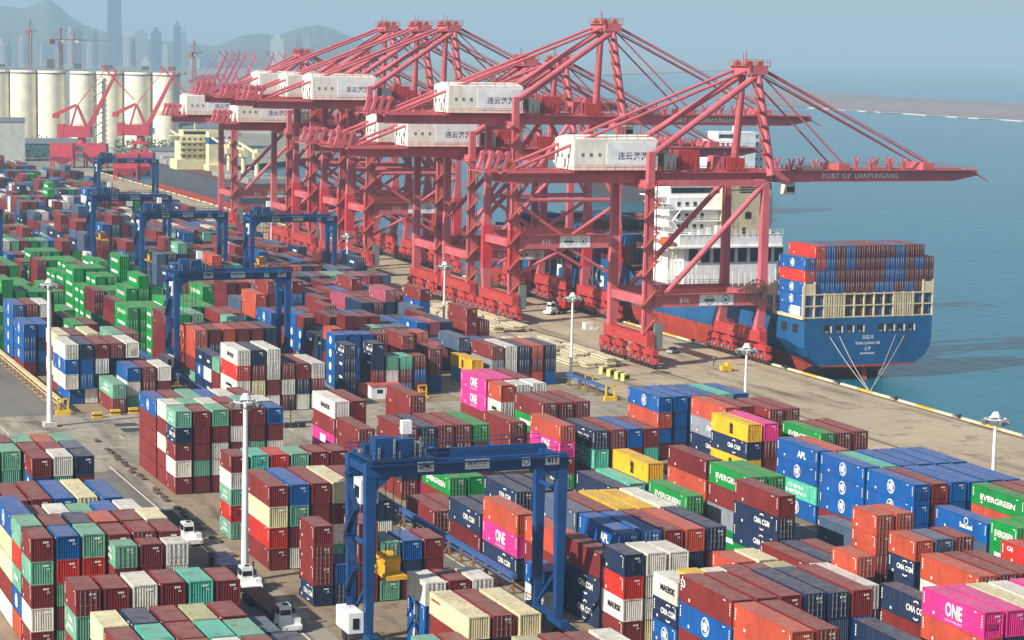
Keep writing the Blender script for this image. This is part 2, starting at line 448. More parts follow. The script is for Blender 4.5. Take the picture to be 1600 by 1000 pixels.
def body_mb(L, ns, ne, near_end=True, far_end=True, frame=True):
    mb = MB(); x = CW / 2; y = L / 2; e = 0.05
    if frame:
        for sx in (-1, 1):
            for sy in (-1, 1): mb.box(sx * x - (0.16 if sx > 0 else 0), sy * y - (0.16 if sy > 0 else 0), 0, sx * x + (0.16 if sx < 0 else 0), sy * y + (0.16 if sy < 0 else 0), CH)
            x0 = -x + 0.004 if sx < 0 else x - 0.104
            mb.box(x0, -y + 0.162, 0.004, x0 + 0.1, y - 0.162, 0.16); mb.box(x0, -y + 0.162, CH - 0.1, x0 + 0.1, y - 0.162, CH - 0.012)
        for sy in (-1, 1):
            y0 = -y + 0.004 if sy < 0 else y - 0.104
            mb.box(-x + 0.162, y0, 0.004, x - 0.162, y0 + 0.1, 0.14); mb.box(-x + 0.162, y0, CH - 0.12, x - 0.162, y0 + 0.1, CH - 0.012)
    g = 0.16 if frame else 0.0; zb = 0.16 if frame else 0; zt = CH - 0.1 if frame else CH
    corr_wall(mb, (-x + e, y - g, zb), (0, -1, 0), L - 2 * g, zt - zb, (-1, 0, 0), ns, 0.055)
    corr_wall(mb, (x - e, -y + g, zb), (0, 1, 0), L - 2 * g, zt - zb, (1, 0, 0), ns, 0.055)
    if near_end: corr_wall(mb, (-x + g, -y + e, zb), (1, 0, 0), CW - 2 * g, zt - zb, (0, -1, 0), ne, 0.13)
    if far_end: corr_wall(mb, (x - g, y - e, zb), (-1, 0, 0), CW - 2 * g, zt - zb, (0, 1, 0), ne, 0.06)
    mb.add([(-x, -y, 0), (x, -y, 0), (x, y, 0), (-x, y, 0)], [(0, 3, 2, 1)])
    return mb

def roof_mb(L):
    mb = MB(); x = CW / 2 - 0.03; y = L / 2 - 0.03; n = 9 if L < 8 else 18; vs = []; z = CH
    for i in range(n + 1):
        yy = -y + 2 * y * i / n; zz = z - (0.035 if i % 2 else 0.0)
        vs += [(-x, yy, z - 0.01), (-x + 0.12, yy, zz), (x - 0.12, yy, zz), (x, yy, z - 0.01)]
    fs = []
    for i in range(n):
        for k in range(3): a = 4 * i + k; fs.append((a, a + 1, a + 5, a + 4))
    return mb.add(vs, fs)

def door_mb(L, side):
    """one leaf of the pair at the near end, with two lock bars and handles"""
    mb = MB(); y = -L / 2; x0, x1 = (-CW / 2 + 0.17, -0.012) if side < 0 else (0.012, CW / 2 - 0.17)
    mb.box(x0, y + 0.03, 0.15, x1, y + 0.07, CH - 0.13)
    for zz in (0.5, 1.02, 1.54, 2.06): mb.box(x0 + 0.05, y + 0.012, zz - 0.12, x1 - 0.05, y + 0.03, zz + 0.12)
    w = x1 - x0
    for fx in (0.28, 0.74):
        xx = x0 + w * fx
        mb.bar((xx, y - 0.03, 0.1), (xx, y - 0.03, CH - 0.08), 0.05, mi=1)
        for zz in (0.3, 1.0, 1.7, 2.3): mb.box(xx - 0.08, y - 0.02, zz - 0.05, xx + 0.08, y + 0.012, zz + 0.05, 1)
        mb.box(xx - 0.02, y - 0.06, 0.95, xx + 0.36 * (1 if side < 0 else -1) * 0.5 + 0.02, y - 0.035, 1.0, 1) if side < 0 else mb.box(xx - 0.2, y - 0.06, 0.95, xx + 0.02, y - 0.035, 1.0, 1)
    return mb

ME = {}
for L, ns in ((L40, 40), (L20, 20)):
    ME['closed', L] = body_mb(L, ns, 8).mesh('container_body', [M_co])
    ME['open', L] = body_mb(L, ns, 9, near_end=False).mesh('container_body', [M_co])
    ME['roof', L] = roof_mb(L).mesh('roof', [M_cr])
    for s in (-1, 1): ME['door', L, s] = door_mb(L, s).mesh('door', [M_co, M_steel])
    gk = MB(); gk.box(-0.012, -L / 2 + 0.04, 0.15, 0.012, -L / 2 + 0.075, CH - 0.13); ME['gasket', L] = gk.mesh('door_gasket', [M_gask])

def codes(mb, L, rng=0):
    """owner code: small marks down the near end of the side and along its top far corner"""
    x = -CW / 2 - 0.004; y = -L / 2
    for i in range(5): plate(mb, (x, y + 0.42, CH - 0.45 - i * 0.26), 0.16, 0.18)
    for i in range(4): plate(mb, (x, L / 2 - 0.42, CH - 0.5 - i * 0.3), 0.2, 0.22)
    for i in range(2): plate(mb, (CW * 0.27, y - 0.012, CH - 0.8 - i * .14), 0.34, 0.05, '-Y')
    plate(mb, (x, -L * .36, CH - .3), .5, .1); plate(mb, (x, L * .3, .5), .34, .3)
    for i in range(3): plate(mb, (CW * 0.16 + i * 0.22 - 0.2, y - 0.012, CH - 0.5), 0.15, 0.2, '-Y')
    return mb

def emblem(mb, org, r):
    ring(mb, org, r * 0.86, r, n=18); ring(mb, org, 0.0, r * 0.5, n=12)
    for a in (20, 140, 260): ring(mb, org, r * 0.62, r * 0.76, a0=a, a1=a + 80, n=6)

def logo_mb(key, L):
    x = -CW / 2 - 0.006; z = CH / 2; mb = MB(); mats = [M_white]
    if key == 'EVERGREEN': text(mb, 'EVERGREEN', 1.0, (x, -0.1 * L * 0, z - 0.12), bold=0.03, width=L * 0.66)
    elif key == 'ONE':
        text(mb, 'ONE', 1.9, (x, -0.02 * L, z + 0.05), bold=0.06, width=min(3.3, L * .5)); text(mb, 'OCEAN NETWORK EXPRESS', 0.34, (x, -0.02 * L, z - 0.95), width=min(3.3, L * .5))
    elif key == 'CMA CGM':
        w = min(4.2, L * 0.6); text(mb, 'CMA CGM', 0.9, (x, -0.14 * L, z), bold=0.03, width=w)
        ring(mb, (x, -0.14 * L, z), 0.86, 1.02, a0=60, a1=125, n=8); ring(mb, (x, -0.14 * L, z), 0.86, 1.02, a0=240, a1=305, n=8)
    elif key == 'COSCO':
        emblem(mb, (x, -0.02 * L, z + 0.02), 0.95 if L > 8 else 0.85)
        if L < 8: text(mb, 'COSCO', 0.5, (x, -0.02 * L, z - 1.05), bold=0.02)
    elif key == 'MSC':
        mats = [M_black]; text(mb, 'm', 1.3, (x, -0.05 * L, z + 0.42), bold=0.09, width=1.0); text(mb, 'sc', 1.3, (x, -0.05 * L, z - 0.38), bold=0.09, width=1.0)
    elif key == 'MAERSK': mats = [M_black]; text(mb, 'MAERSK', 1.0, (x, -0.08 * L, z), bold=0.03, width=min(5.0, L * 0.6))
    elif key == 'APL': text(mb, 'APL', 1.3, (x, -0.12 * L, z - 0.1), bold=0.05, width=2.6); 
    elif key == 'HAMBURG SUD': mats = [M_redl]; text(mb, 'HAMBURG SUD', 0.42, (x, L * 0.34, CH - 0.75), bold=0.02)
    elif key == 'CSCL': text(mb, 'CHINA', 0.72, (x, 0, z + 0.35), bold=0.02, width=L * .4); text(mb, 'SHIPPING', 0.72, (x, 0, z - 0.45), bold=0.02, width=L * .5)
    elif key == 'SEALAND': text(mb, 'SeaLand', 0.9, (x, -0.1 * L, z), bold=0.04); ring(mb, (x, -0.1 * L, z + .7), .35, .5, n=12)
    elif key == 'K': ring(mb, (x, L * .42, z + .55), .2, .42, n=10); plate(mb, (x, L * .44, z + .9), .2, .7)
    elif key == 'CAI': text(mb, 'CAI', 0.8, (x, L * .34, z + .5), bold=0.04)
    else: pass
    if mats == [M_white]: codes(mb, L)
    return mb, mats
DEF_LOGO = dict(G='EVERGREEN', p='ONE', n='CMA CGM', b='COSCO', y='MSC', g='CSCL', t='CSCL')
LOGOS = {}
def logo_mesh(key, L):
    if (key, L) not in LOGOS:
        mb, mats = logo_mb(key, L); LOGOS[key, L] = mb.mesh('lettering', mats) if mb.v else None
    return LOGOS[key, L]

# layout: every box = (block, row, x_left, y_near, z0, height, length, colour, logo, door, tier_from_top, tiers)
BOX = []
TOPZ = {}
def clash(x, y, L, z0, z1):
    for b_ in BOXGRID.get(int(y // 20), ()):
        if b_[0] < x + CW - .05 and x < b_[0] + CW - .05 and b_[1] < y + b_[4] - 0 and b_[1] < y + L - .05 and y < b_[1] + b_[4] - .05 and b_[2] < z1 - .05 and z0 < b_[3] - .05: return True
    return False
BOXGRID = {}
def put(block, row, x, y, L, tiers, h, logos=(), doors=(), z0=0.16, filler=False):
    """tiers: colours from the top down"""
    n = len(tiers); zt = z0 + n * h
    for i, ccode in enumerate(tiers):
        za = zt - (i + 1) * h
        if ccode == ' ': continue
        if clash(x, y, L, za, za + h): continue
        lg = DEF_LOGO.get(ccode)
        if L < 8 and ccode in 'gt' and rnd.random() < .5: lg = None
        if ccode == 'n' and rnd.random() < .25: lg = None
        if ccode == 'b' and rnd.random() < .2: lg = None
        if filler and ccode == 'w' and rnd.random() < .2: lg = 'MAERSK'
        if ccode == 'c' and L > 8 and rnd.random() < .6: lg = 'HAMBURG SUD'
        if i < len(logos) and logos[i] is not None: lg = logos[i]
        dr = rnd.random() < 0.3
        if i < len(doors): dr = doors[i] == '#'
        BOX.append(dict(block=block, row=row, x=x, y=y, z=za, h=h, L=L, c=ccode, logo=lg, door=dr, top=i, n=n))
        t_ = (x, y, za, za + h, L)
        for k in {int(y // 20), int((y + L) // 20)}: BOXGRID.setdefault(k, []).append(t_)

def near_h(z):
    """whole number of tiers that reach height z, and their height"""
    best = None
    for n in range(1, 7):
        h = (z - 0.16) / n
        e = 0 if 2.55 <= h <= 2.93 else min(abs(h - 2.55), abs(h - 2.93))
        if best is None or e < best[0] - 1e-6: best = (e, n, min(2.93, max(2.55, h)))
    return best[1], best[2]
UND = dict(A='rrggwcbd', B='rrrgwbnd', C='rronpbgd', D='ronnkrbG', E='bbnrrGyo', F='rnpkrbow')
GROUPS = []
def G(block, row, px, L, cols, n=None, h=None, logos=None, doors=None, back=False, Y=None, z=None):
    """a bay of stacks fixed by one sight line: px = top near-left corner (or far-left with back) of the first stack"""
    L = L40 if L == 40 else L20
    x = RS[block] + PIT * row
    if px is not None:
        p_ = onx(px[0], px[1], x) if z is None else onz(px[0], px[1], z)
        y = p_.y - (L if back else 0); zz = p_.z
        if z is not None: x = p_.x
    else: y = Y; zz = z
    if Y is not None: y = Y
    if n is None: n, h = near_h(zz)
    elif h is None: h = (zz - 0.16) / n
    for k, s in enumerate(cols.split()):
        up_ = 0
        while s.startswith('+'): s = s[1:]; up_ += 1
        m_ = n + up_
        while s.startswith('-'): s = s[1:]; m_ -= 1
        if s == '.' or m_ <= 0: continue
        s = s[:m_]
        while len(s) < m_: s += rnd.choice(UND[block])
        put(block, row + k, x + PIT * k, y, L, s, h + (rnd.uniform(-.02, .02) if k else 0), (logos or {}).get(k, ()), (doors or {}).get(k, ()))

# -- near left block
G('A', 0, (48, 842), 20, 'rgrwr bRgrg gRrg rrw rgr rwr', n=5, doors={0: '.....', 1: '.....', 2: '....'})
G('A', 3, (180, 854), 20, 'grrwr rrwgr wwrrg', n=5, doors={0: '#.', 1: '..', 2: '#.'})
G('A', 0, (32, 822), 20, 'gRgbo r n o r c', n=5)
G('A', 1, (41, 806), 20, 'r w g b w', n=5)
G('A', 0, (18, 807), 40, 'bccr', n=5, logos={0: ('COSCO', None, None, None)})
G('A', 5, (162, 778), 40, 'b', n=4)
G('A', 0, None, 40, 'g r r b c', n=4, Y=274.0, z=10.9)
G('A', 3, None, 20, 'rb w n', n=5, Y=290.0, z=13.1, doors={0: '..', 1: '..', 2: '..'})
G('A', 1, None, 20, 'r gg r r k', n=5, Y=296.5, z=13.1, doors={1: '..'})
G('A', 2, None, 20, 'r g o g', n=5, Y=302.9, z=13.1)
G('A', 0, (118.7, 922.5), 20, 'rgrg rr wr rr tt rr', n=5, doors={0: '#.', 1: '..', 2: '..', 3: '..', 4: '..', 5: '..'})
G('A', 5, (401.6, 988.8), 20, 'k', n=5)
G('A', 0, None, 20, 'r t r t g', n=5, Y=196.6, z=13.1)
G('A', 0, None, 20, 'c n r v r r', n=5, Y=203.0, z=13.1)
G('A', 0, None, 20, 'w b', n=3, Y=210.5, z=8.0)
for yy in (183.5, 190.0): G('A', 0, None, 20, 'r g r w r n', n=5, Y=yy, z=13.1)
# -- block under the near gantry
G('B', 0, (421, 760), 40, 'rcRr bgrw rrrg crwt rrgw -nwn', n=4, doors={0: '....', 1: '....', 2: '....', 3: '....', 5: '...'})
G('B', 0, (361, 713.6), 20, 'rwgRg trw Rgr grw rrw rrg', n=5, doors={i: '....' for i in range(6)})
G('B', 0, None, 20, 'gbr wrr rgr rr gr rr', n=3, Y=292.4, z=8.0)
G('B', 0, (274.2, 643.2), 20, 'gnrwr rrrgr grwwr rwrgr rrgwr brwrg', n=5, doors={i: '.....' for i in range(6)})
G('B', 0, (259.4, 632.4), 20, 'wrwrr g w r g w', n=5)
G('B', 0, (244, 629), 40, 'brrrr r g b w r', n=5, logos={0: ('COSCO', None, None)})
G('B', 0, (490.4, 823), 20, 'rrrn --bn rrrr -grg -bnr -rrr', n=4, doors={0: '.##.', 3: '##', 4: '..', 5: '..'})
G('B', 2, (664.6, 910.8), 20, 'wbb rww wns', n=3, doors={0: '#..', 1: '..', 2: '#..'}, logos={0: (None, 'COSCO', 'COSCO')})
G('B', 5, (782.8, 923), 20, 'wc', n=2, h=2.7, doors={0: '..'})
G('B', 2, (732, 977), 40, 'cr r', n=3, h=2.45, logos={0: ('HAMBURG SUD',)})
G('B', 4, (812.5, 972), 40, 'cr', n=3, h=2.45, logos={0: ('HAMBURG SUD',)})
G('B', 2, None, 40, 'v r r w', n=3, Y=191.8, z=8.6)
G('B', 0, None, 40, 'g r', n=2, Y=206, z=5.5)
G('B', 0, None, 40, 'r b r w g r', n=3, Y=179, z=8.4)
# -- middle block
G('C', 0, (851, 893), 20, 'bw', n=2, z=5.35, logos={0: ('COSCO',)}, doors={0: '..'})
G('C', 0, (751, 803), 40, 'nd nr --. ', n=2)
G('C', 2, (808, 769), 40, 'nnr nrr nr', n=3)
G('C', 0, (809, 804), 40, 'opn -no -rb', n=3, logos={0: (None, 'ONE', None)})
G('C', 0, (880, 838), 40, 'orn', n=3)
G('C', 0, (940, 867), 40, 'rnn', n=3, logos={0: (None, 'CMA CGM', 'CMA CGM')})
G('C', 1, (900, 800), 40, 'krnn rnno yrr yrn wro', n=4)
G('C', 1, (970, 834), 40, 'brrn brrr rnon onrr nrnd', n=4, logos={0: ('APL',)}, doors={0: '#', 1: '#', 2: '.', 3: '.', 4: '#'})
G('C', 0, (976, 867.5), 20, 'nRwr wwwc wsww', n=4, doors={0: '....', 1: '....', 2: '....'}, logos={0: (None, None, 'MAERSK')})
G('C', 0, None, 20, 'nRww cwrn lrw', n=4, Y=232.2 - 12.2 + 12.3, z=10.6)
G('C', 0, (1059, 912), 20, 'wnbr yrrn wnro', n=4, logos={0: ('MAERSK', None, 'COSCO')})
G('C', 3, None, 20, 'rno rnk vrr', n=4, Y=213.2, z=10.3)
G('C', 4, (1151, 882), 20, 'orr crn', n=4, h=2.5)
G('C', 0, (1144, 940), 40, 'rbrn rnnb rrnd nnrr nkrn rbrn', n=4, h=2.85, logos={0: ('K', 'COSCO')}, doors={0: '....', 1: '....', 2: '....', 3: '##', 4: '#.', 5: '.#'})
G('C', 0, (1237.5, 989), 40, 'oor rnn . . . -n', n=4, h=2.82)
G('C', 0, (650, 793), 40, 'r r', n=1, Y=289.0, h=2.8, doors={0: '#', 1: '#'})
G('C', 2, (703.6, 747), 40, 'Gr Gn', n=2, doors={0: '#', 1: '.'})
G('C', 5, None, 40, 'nr', n=4, Y=260.4, z=11.0)
G('C', 1, None, 40, 'rrn nbr rrr rrd Gr', n=4, Y=311.2, z=11.0, doors={0: '#', 1: '#', 2: '#', 3: '#', 4: '#'})
G('C', 3, (687.7, 622.7), 40, '+rryr --o --y', n=4, h=2.7, Y=324)
G('C', 0, (562, 671), 40, 'rrn', n=3, doors={0: '#'})
G('C', 0, None, 40, 'wrp rrr', n=4, Y=336, z=11.2, logos={0: ('MAERSK',)}, doors={0: '.', 1: '.'})
# -- right block
G('D', 0, (1538.5, 957.5), 40, 'por pnr ccr wsr prn rrr', n=3, logos={0: ('ONE',), 1: ('ONE',)}, doors={0: '...', 1: '...'})
G('D', 1, None, 40, 'nr', n=2, Y=209.9, z=6.0, logos={0: ('CMA CGM',)})
G('D', 3, (1530, 905), 40, 'owr rrn rrr', n=3, h=2.95)
G('D', 3, (1431, 845.5), 20, 'onnr knrr rnro', n=4, doors={0: '..', 1: '.', 2: '#'}, logos={0: (None, 'CMA CGM', 'CMA CGM')})
G('D', 4, (1370.7, 805.5), 20, 'ooor oord', n=4, doors={0: '####', 1: '####'})
G('D', 1, (1340, 871), 20, 'onr', n=3, doors={0: '#.'})
G('D', 0, None, 40, 'wn', n=2, Y=221.7, z=5.9)
G('D', 0, (1261.6, 880.3), 40, 'rr nr rn', n=2)
G('D', 1, (1217.2, 775.4), 40, 'rnnG', n=4, logos={0: (None, 'CMA CGM', 'CMA CGM')}, doors={0: '.#'})
G('D', 0, None, 20, 'n', n=1, Y=247.2, z=3.0)
G('D', 2, None, 40, 'GrsG Grn', n=4, Y=260.2, z=11.3, doors={0: '#', 1: '#'})
G('D', 2, None, 40, 'dorn -rr', n=4, Y=273.2, z=11.3)
G('D', 0, (1074, 778.4), 40, 'Gr', n=3, h=2.5, doors={0: '#'})
G('D', 1, (1012.7, 724.4), 40, 'ykr -wr', n=3, doors={0: '.'})
G('D', 0, (984, 756), 40, 'tr', n=2)
G('D', 2, None, 40, 'ntr rrn bdr rtr', n=3, Y=311.2, z=9.1, doors={0: '#.', 1: '#.', 2: '..', 3: '..'})
G('D', 0, (876.2, 665.6), 40, 'opr', n=4, logos={0: (None, 'ONE')})
G('D', 0, (932, 729.8), 40, 'ro', n=2, doors={0: '#'})
G('D', 1, (849.4, 630), 40, 'rGrr drrn rrrr', n=4, doors={0: '##', 1: '##', 2: '##'})
G('D', 0, (798, 663.4), 40, 'rr', n=3, h=2.4, doors={0: '#'})
G('D', 1, (759.6, 593), 40, 'pprr prr rrr', n=4, logos={0: ('ONE', 'ONE')})
G('D', 1, (781.6, 588.6), 20, 'owwr wsrr wrrn', n=4, h=2.85, doors={0: '.#', 1: '##', 2: '##'}, logos={0: (None, 'MAERSK')}, Y=343.4)
G('D', 5, (1277.2, 806), 40, 'kn', n=2, back=True)
# -- block beside the quay apron
G('E', 0, (1428.8, 758), 40, 'bbbn rrbb bbrn bbbb brbn bbnr', n=4, logos={0: ('COSCO', 'COSCO', 'COSCO')}, doors={i: '....' for i in range(6)})
G('E', 0, (1349, 743.8), 40, 'bbbr tbrb brbb bbbb bbrb bbbr', n=4, h=2.66, Y=264.6, logos={0: ('COSCO', 'COSCO', 'COSCO')})
G('E', 0, (1278, 705.2), 40, 'bbtb orrn', n=4, logos={0: ('APL', None, None, None)})
G('E', 3, (1222.5, 657.5), 40, 'GGr rrr rrn', n=4, back=True, doors={0: '#', 1: '#', 2: '#'})
G('E', 0, (1169, 658), 40, 'ynyr prrk', n=4, h=2.75, doors={0: '....', 1: '.#..'})
G('E', 1, (1080, 619), 40, 'osnr rnr ', n=4, back=True, logos={0: (None, 'CMA CGM', 'CMA CGM')})
G('E', 4, (1149, 622), 40, 'rr rrn', n=4, back=True)
G('E', 0, (1030, 619), 40, 'bobd bbbr bbnb bbbn tbrr bbrn', n=4, h=2.62, logos={0: ('COSCO',)}, doors={0: '....', 1: '....'})
G('E', 0, (980, 610), 40, 'cr', n=3, back=True)
G('E', 1, (981, 585), 40, 'orr rr', n=4, h=2.6, back=True)
G('E', 3, (1022, 582), 40, 'rrn rr', n=4, h=2.6, back=True)
G('E', 1, None, 40, 'bkr', n=3, Y=238.7, z=8.0, logos={0: ('SEALAND',)})
G('E', 1, None, 20, 'GGrn GGr rGn', n=3, Y=232.0, z=8.8, doors={0: '##', 1: '##', 2: '#'})
G('E', 3, None, 40, 'Gorr rrn rrr', n=4, Y=238.9, z=10.7)
G('E', 0, (1564, 852), 40, 'Rrn rrn brr', n=3, h=2.5, back=True, logos={0: ('CAI',)})
G('E', 0, None, 40, 'rn ro nr br rr rn', n=3, Y=206, z=8.0)
G('E', 0, None, 40, 'rn', n=2, Y=342, z=5.7)
# -- beyond the cross road
G('C', 0, (371, 541), 40, 'wRww nrcr wwrw -rwd -rnw -wrw', n=4, h=2.85, logos={0: ('MAERSK', None, 'MAERSK', None)}, doors={0: '##', 1: '.#', 2: '##', 3: '##', 4: '.#', 5: '##'})
G('D', 0, (523.7, 523.9), 20, 'bbbb bbbb bbnn rrwr rrgr rrbr orr', n=4, z=10.6, logos={0: ('COSCO', 'COSCO', 'COSCO', None)})
G('D', 0, (538.3, 539.3), 20, 'nnnn ---r nnrb -gw -trb -rb', n=4, z=10.4, doors={0: '####', 2: '..##'})
G('E', 0, (737.6, 563), 40, 'yl', n=2, z=5.4, doors={0: '..'})
G('E', 1, None, 40, 'rs ww nn or nn', n=3, Y=413, z=8.1, doors={i: '##' for i in range(5)})
G('B', 0, (89.5, 523.4), 40, 'crcr drrr crcr', n=4, h=2.8, z=11.4, doors={0: '####', 1: '####', 2: '####'})
G('B', 0, (109, 608), 40, 'b w k', n=1, z=2.9, doors={0: '.', 1: '.', 2: '#'})
G('B', 3, (176, 601), 40, 'gr', n=2, z=5.4)
G('B', 4, (199, 574.6), 40, 'bwt rr wr', n=3, z=8.0, doors={0: '..', 1: '##', 2: '..'})
G('B', 4, (175.5, 521.7), 40, 'gkb rr', n=4, z=11.0)
G('B', 0, (70, 520), 40, 'RRcr rrrr Rrr rrr', n=4, h=2.85, back=True)
G('B', 0, (37, 507), 40, 'bbb bnb', n=4, z=10.6)
G('B', 0, (20, 476), 40, 'bbbb rrb wrb', n=4, h=2.9, z=11.8)
G('C', 2, (199, 481), 40, 'GGGG GGGG GGGG', n=4, z=10.4, doors={0: '####', 1: '####', 2: '####'})
G('C', 3, (238, 484), 20, 'GGGG GG', n=4, z=10.6)
# -- the rest of the yard beyond the road, by zone
def zone(block, y):
    if block in 'BC' and 455 < y < 640: return 'GGGGGGGGGGrdGG'
    if block == 'B': return 'rrbwcgrdbn'
    if block == 'C': return 'rrgGwbdrno' if y < 455 else 'rrdbnGgwr'
    if block == 'D': return 'rrnbokrddg' if y < 640 else 'rdnbGwkrr'
    if block in 'EF': return 'rrdnkmbnrdog' if y < 700 else 'rrdnkGwrb'
    return 'rrgwbdnok'
for block, y0, y1 in (('B', 412, 1130), ('C', 402, 1130), ('D', 410, 1130), ('E', 412, 1130), ('F', 540, 1000)):
    y = y0; bay = 0
    while y < y1:
        two = rnd.random() < 0.22
        base = rnd.choice((2, 3, 3, 4, 4))
        if block in 'EF' and y < 760: base = rnd.choice((2, 3, 3, 3))
        if block == 'E' and y < 520: base = rnd.choice((3, 3, 2))
        if rnd.random() < 0.015: y += 13.0; continue
        for row in range(6 if block != 'F' else 4):
            hh = max(1, min(5, base + rnd.choice((-1, 0, 0, 0, 0, 0, 0, 1))))
            zc = zone(block, y); main = rnd.choice(zc)
            for seg in ((0, L20), (6.35, L20)) if two else ((0, L40),):
                s = ''.join(main if rnd.random() < 0.5 else rnd.choice(zc) for _ in range(hh))
                put(block, row, RS[block] + PIT * row, y + seg[0], seg[1], s, 2.591 if two else 2.8, filler=True)
        y += 12.75; bay += 1
        if bay % 9 == 0: y += 9
# near bays hidden or at the rim of the picture
for block, y0, y1 in (('C', 140, 186), ('D', 150, 196), ('B', 140, 178), ('E', 160, 205)):
    y = y0
    while y + 12.2 < y1:
        for row in range(6): put(block, row, RS[block] + PIT * row, y, L40, ''.join(rnd.choice(UND[block]) for _ in range(3)), 2.6, filler=True)
        y += 12.9
# -- containers on the ship are laid out here too, so that all are ranked together
SHX, SHY = 254.0, 420.6                        # ship's centre line and stern
T5 = ['.rbrbrrrrbrr.', 'brbrbrrrbbrbr', 'rbbrrrrrbbrrr', 'bbbbrrrbbrbrr', 'bbbnrrrnnrnbb', 'bbrbnrrbnnbrb']
for i, row_ in enumerate(T5):
    for k, ch in enumerate(row_):
        if ch == '.': continue
        z0_ = 10.75 + (5 - i) * 2.62
        BOX.append(dict(block='ship', row=k, x=SHX - 16.0 + k * 2.475, y=SHY + 0.4, z=z0_, h=2.6, L=L40, c='R' if (ch == 'r' and k < 2) else ('d' if ch == 'r' else ch), logo='COSCO' if ch == 'b' else None, door=True, top=i, n=6))  # left-end reds painted in a sunlit tone, the other reds in a shaded one
for bay in range(7):
    yb = SHY + 92 + bay * 14.2; top_ = (4, 5, 5, 4, 3, 4, 2)[bay]
    for k in range(13):
        for j in range(max(1, top_ + rnd.choice((-1, 0, 0, 0)))):
            BOX.append(dict(block='ship_fore', row=k, x=SHX - 16.0 + k * 2.475, y=yb, z=10.75 + j * 2.62, h=2.6, L=L40, c=rnd.choice('bbndbddkr'), logo=None, door=True, top=j, n=top_))

# -- which boxes show most in the photograph (sight lines against plain boxes)
vv = []; ff2 = []
for b_ in BOX:
    o = len(vv); x, y, z, L, h = b_['x'], b_['y'], b_['z'], b_['L'], b_['h']
    vv += [(x, y, z), (x + CW, y, z), (x + CW, y + L, z), (x, y + L, z), (x, y, z + h), (x + CW, y, z + h), (x + CW, y + L, z + h), (x, y + L, z + h)]
    ff2 += [(o, o + 3, o + 7, o + 4), (o, o + 1, o + 5, o + 4), (o + 4, o + 5, o + 6, o + 7)]
bvh = BVHTree.FromPolygons(vv, ff2)
seen = np.zeros(len(BOX), dtype=int)
for py in np.arange(232, 1000, 2.5):
    for px_ in np.arange(1, 1600, 2.5):
        hit = bvh.ray_cast(CAMP, ray(px_, py).normalized())
        if hit[2] is not None: seen[hit[2] // 3] += 1
order = np.argsort(-seen, kind='stable')
TOPN = [i for i in order[:300] if seen[i] > 0]
print('boxes', len(BOX), 'seen', int((seen > 0).sum()), 'smallest individual', int(seen[TOPN[-1]]))

BN = dict(A='far left block', B='block under near blue gantry', C='block right of near gantry', D='block of the magenta boxes', E='block beside the quay', F='apron block')
bays = {}
for i in TOPN: b_ = BOX[i]; bays.setdefault(b_['block'], set()).add(round(b_['y'] / 3.0))
bays = {k: sorted(v_) for k, v_ in bays.items()}
used = set()
def jitter(rgb, k=0.07):
    f = 1 + rnd.uniform(-k, k); return tuple(min(1, max(0, v_ * f * (1 + rnd.uniform(-.03, .03)))) for v_ in lin(rgb))
for i in TOPN:
    b_ = BOX[i]; L = b_['L']; rgb, cname = PAL[b_['c']]; colr = jitter(rgb) + (1.0,)
    o = link('shipping_container', ME['open' if b_['door'] else 'closed', L], None, (b_['x'] + CW / 2, b_['y'] + L / 2, b_['z']))
    o.scale = (1, 1, b_['h'] / CH); o.color = colr
    size = 'long' if L > 8 else 'short'
    tier = ['top tier', 'second tier down', 'third tier down', 'fourth tier down', 'fifth tier down', 'lowest tier'][b_['top']]
    if b_['block'] == 'ship': lab = '%s container on the ship stern, %s, %s column from left' % (cname, tier, ORD[b_['row']])
    elif b_['block'] == 'ship_fore': lab = '%s container forward on the ship, %s layer up, %s column' % (cname, ORD[b_['top']], ORD[b_['row']])
    else:
        bi = bays[b_['block']].index(round(b_['y'] / 3.0))
        lab = '%s %s container, %s, %s row, %s bay, %s' % (cname, size, tier, ORD[min(19, b_['row'])], ORD[min(bi, 19)] if bi else 'front', BN[b_['block']])
    if lab in used: lab = lab.replace(' container', ' box')
    if lab in used: lab = lab.replace('long', 'streaked long').replace('short', 'streaked short')
    used.add(lab)
    tag(o, lab, 'container', 'stacked shipping containers')
    kids = [link('roof', ME['roof', L], o)]
    if b_['door']:
        kids += [link('door', ME['door', L, -1], o), link('door', ME['door', L, 1], o), link('door_gasket', ME['gasket', L], o)]
    lm = logo_mesh(b_['logo'] if b_['logo'] else 'codes', L)
    if lm is not None and b_['block'] != 'ship_fore': kids.append(link('lettering', lm, o))
    if b_['block'] not in ('ship', 'ship_fore') and not b_['door'] and rnd.random() < .22:   # a repainted patch on the end wall
        pm = MB(); w_, h_ = rnd.uniform(.6, 1.5), rnd.uniform(.5, 1.1); pm.box(-w_ / 2, -L / 2 - .008, 0, w_ / 2, -L / 2 + .01, h_)
        pc = link('repair_patch', pm.mesh('repair_patch', M_co), o, (rnd.uniform(-.3, .3), 0, rnd.uniform(.3, 1.1))); f_ = rnd.uniform(.35, .7); pc.color = (colr[0] * f_, colr[1] * f_, colr[2] * f_, 1)
    for k in kids: k.color = colr

